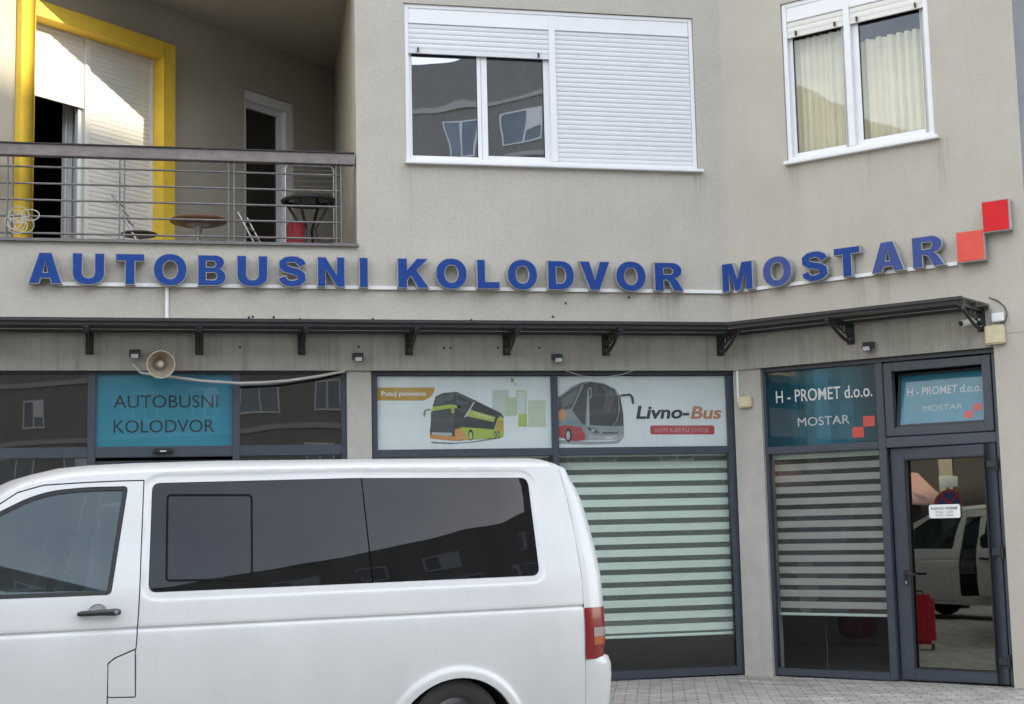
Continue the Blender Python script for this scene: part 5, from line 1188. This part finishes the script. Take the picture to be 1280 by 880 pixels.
# windscreen, bonnet, nose
fr_rows = [(ztop[0][0], ztop[0][1], .035, .0)]+[(u, z, .0, bb) for (u, z), bb in zip(FR, (.10, .14, .16, .17, .14, .12, .12, .12, .12))]
def front_pt(r, s_, off=0):
    k = (1-abs(s_)**2.4); return VAN.p(r[0]-r[3]*k-off, r[1]+roof_z(r[2], s_), across(r[0], r[1], s_))
vs, fs = loft(fr_rows[:4], SS, front_pt); b = MB(); b.add(vs, fs); b.build('windscreen', M['glass_van'], van, smooth=True, sharp=60)
vs, fs = loft(fr_rows[3:], SS, front_pt); b = MB(); b.add(vs, fs); b.build('bonnet_and_nose', M['van_white'], van, smooth=True, sharp=40)
for sg in (-1, 1):
    ss = [sg*x for x in (.97, .9, .8, .7, .62)]
    vs, fs = loft(fr_rows[4:7], ss, lambda r, s_: front_pt(r, s_, .012)); b = MB(); b.add(vs, fs); b.build('headlight', M['lamp_white'], van, smooth=True)
vs, fs = loft(fr_rows[5:7], [x/10 for x in range(-5, 6)], lambda r, s_: front_pt((r[0], r[1]*.98, r[2], r[3]), s_, .012)); b = MB(); b.add(vs, fs); b.build('grille', M['black_plastic'], van, smooth=True)
# tail
tz = [(SILL, .13), (.40, .16), (.70, .19), (.9, .202), (1.08, .206), (1.25, .200), (1.45, .186), (1.62, .168), (1.76, .150), (1.85, .130), (1.90, .105)]
def shut_u(z):
    P = sorted(((q[1], q[0]) for q in shut)); return float(np.interp(z, [p[0] for p in P], [p[1] for p in P]))
zr = REND[1]
t_rows = [(shut_u(z)+.003, z, 0, bb) for z, bb in tz if z < zr-.03]
t_rows += [(shut_u(zr-.02)+.003, zr-.022, .030, .082), (REND[0]+.004, zr-.004, .062, .050), (REND[0]+.004, zr, REND[2], .0)]
def tail_pt(r, s_, off=0):
    k = (1-abs(s_)**13)**.5 if abs(s_) < 1 else 0
    return VAN.p(r[0]+(r[3]+off)*k+.06*r[3]/.13*(1-s_*s_), r[1]+roof_z(r[2], s_), across(r[0], r[1], s_)+off*(-1 if s_ > 0 else 1)*(1 if abs(s_) > .9 else 0))
SST = [-1, -.999, -.997, -.993, -.985, -.975, -.96, -.94, -.915, -.88, -.82, -.7, -.45, -.2]; SST = SST+[0]+[-x for x in SST[::-1]]
vs, fs = loft(t_rows, SST, tail_pt); b = MB(); b.add(vs, fs); tail = b.build('tailgate', M['van_white'], van, smooth=True, sharp=60)
def tail_row(z):
    return (shut_u(z)+.003, z, 0, float(np.interp(z, [q[0] for q in tz], [q[1] for q in tz])))
def tail_patch(name, m, z0, z1, s0, s1, off, parent, n=8, ns=14):
    rr = [tail_row(z0+(z1-z0)*k/n) for k in range(n+1)]
    ss = [s0+(s1-s0)*(k/ns) for k in range(ns+1)]
    if abs(s0) == 1: ss = [math.copysign(1-(1-abs(s1))*(k/ns)**2.2, s0) for k in range(ns+1)]
    vs, fs = loft(rr, ss, lambda r, s_: tail_pt(r, s_, off))
    b = MB(); b.add(vs, fs); o = b.build(name, m, parent, smooth=True, sharp=60); return o
lz0_, lz1_ = vp(735, 824)[1], vp(735, 759.5)[1]
for sg in (-1, 1):
    H = lz1_-lz0_
    lamp = tail_patch('tail_light', M['lamp_red'], lz0_, lz1_, sg*1.0, sg*.83, .006, van)
    tail_patch('clear_lens', M['lamp_white'], lz0_+.43*H, lz0_+.61*H, sg*.992, sg*.86, .0095, lamp); tail_patch('amber_lens', M['lamp_amber'], lz0_+.27*H, lz0_+.425*H, sg*.992, sg*.86, .0095, lamp)
tail_patch('rear_window', M['glass_van_dark'], 1.22, 1.80, -.80, .80, .004, van)
# rear bumper, proud of the tail below the lamps
b_rows = [(shut_u(z)+.003+.0, z, 0, bb) for z, bb in ((SILL, .19), (.40, .235), (.58, .250), (.66, .248), (.71, .230), (.725, .18))]
vs, fs = loft(b_rows, SST, tail_pt); b = MB(); b.add(vs, fs); b.build('rear_bumper', M['van_white'], van, smooth=True, sharp=50)
# floor, inner trim, wheel housings
b = MB(); b.hexa([VAN.p(-4.1, .30, -.12), VAN.p(.70, .30, -.12), VAN.p(.70, .30, -VW+.12), VAN.p(-4.1, .30, -VW+.12), VAN.p(-4.1, .36, -.12), VAN.p(.70, .36, -.12), VAN.p(.70, .36, -VW+.12), VAN.p(-4.1, .36, -VW+.12)]); b.build('floor', M['van_trim'], van)
for c in (0, LWB):
    for s_ in (0, 1):
        b = MB(); vs = []; fs = []; n = 22
        for k in range(n+1):
            a = math.pi*k/n*1.1-.05*math.pi
            for d in (-.03, -.36):
                dd = d if s_ == 0 else -VW-d; vs.append(VAN.p(c+(AR+.012)*math.cos(a), AZ+(AR+.012)*math.sin(a), dd))
        for k in range(n): fs.append((2*k, 2*k+1, 2*k+3, 2*k+2))
        i = len(vs); vs += [VAN.p(c, AZ, -.36 if s_ == 0 else -VW+.36)]
        for k in range(n): fs.append((2*k+1, 2*k+3, i))
        b.add(vs, fs); b.build('wheel_housing', M['rubber'], van)
        d0_ = -.045 if s_ == 0 else -VW+.045; ax = VAN.n if s_ == 0 else -VAN.n
        cc = VAN.p(c, .322, d0_)
        b = MB(); b.lathe(cc, ax, [(.20, -.20), (.28, -.205), (.315, -.19), (.322, -.16), (.322, -.04), (.312, -.012), (.28, 0), (.215, -.006), (.20, -.02)], 40); wh = b.build('wheel', M['rubber'], van, smooth=True)
        b = MB(); b.lathe(cc, ax, [(.205, -.02), (.195, -.045), (.15, -.05), (.10, -.03), (.05, -.02), (0, -.018)], 32); b.build('rim', M['rim'], wh, smooth=True)
def vseat(u, d, name='seat'):
    b = MB(); VAN.box(b, u-.28, u+.24, .62, .80, d-.25, d+.25); s_ = b.build(name, M['seat_cloth'], van, bevel=.05)
    b = MB(); b.hexa([VAN.p(u+.10, .78, d+.23), VAN.p(u+.26, .78, d+.23), VAN.p(u+.26, .78, d-.23), VAN.p(u+.10, .78, d-.23), VAN.p(u+.26, 1.42, d+.20), VAN.p(u+.36, 1.42, d+.20), VAN.p(u+.36, 1.42, d-.20), VAN.p(u+.26, 1.42, d-.20)]); b.build('backrest', M['seat_cloth'], s_, bevel=.05)
    b = MB(); VAN.box(b, u+.29, u+.39, 1.47, 1.64, d-.13, d+.13); b.build('headrest', M['seat_cloth'], s_, bevel=.04)
    b = MB(); VAN.box(b, u-.2, u+.2, .36, .62, d-.2, d+.2); b.build('seat_base', M['van_trim'], s_)
for u in (-2.62, -1.55, -.60):
    for d in (-.42, -VW+.42): vseat(u, d)
b = MB(); VAN.box(b, -3.75, -3.25, .7, 1.13, -VW+.16, -.16); b.build('dashboard', M['van_trim'], van, bevel=.06)
cc = VAN.p(-3.10, 1.10, -.45); axs = (VAN.ex*.75+Vector((0, 0, .66))).normalized(); x_ = VAN.n; y_ = axs.cross(x_)
b = MB(); b.tube([cc+.19*(math.cos(2*math.pi*k/28)*x_+math.sin(2*math.pi*k/28)*y_) for k in range(29)], .015, 8)
for a in (0.2, 2.94, 4.71): b.tube([cc, cc+.19*(math.cos(a)*x_+math.sin(a)*y_)], .014)
b.tube([cc, VAN.p(-3.32, .95, -.45)], .03); b.build('steering_wheel', M['black_plastic'], van, smooth=True)
for s_ in (0, 1):
    fn = NEAR if s_ == 0 else FAR
    b = MB(); F0 = fn(-3.48, 1.30, .02); F1 = fn(-3.46, 1.30, .10); b.tube([F0, F1], .02)
    mm = b.build('wing_mirror', M['black_plastic'], van, smooth=True)
    b = MB(); c = fn(-3.46, 1.36, .19); b.hexa([c+VAN.ex*x+VAN.n*y+Vector((0, 0, z)) for z in (-.11, .12) for x, y in ((-.06, -.10), (.05, -.10), (.05, .10), (-.03, .09))]); b.build('mirror_housing', M['black_plastic'], mm, bevel=.03)

# a second van of the same kind, mirrored in the entrance door
def copy_tree(o, parent=None):
    c = o.copy(); COL.objects.link(c); c.parent = parent
    for ch in o.children: copy_tree(ch, c)
    return c
van2 = copy_tree(van); van2.location = (-5.55, -5.28, 0); van2.rotation_euler = (0, 0, rad(-58))
van2['label'] = 'second white van, seen only as a reflection in the entrance door'
for o_ in (van, van2): o_['group'] = 'white passenger vans'
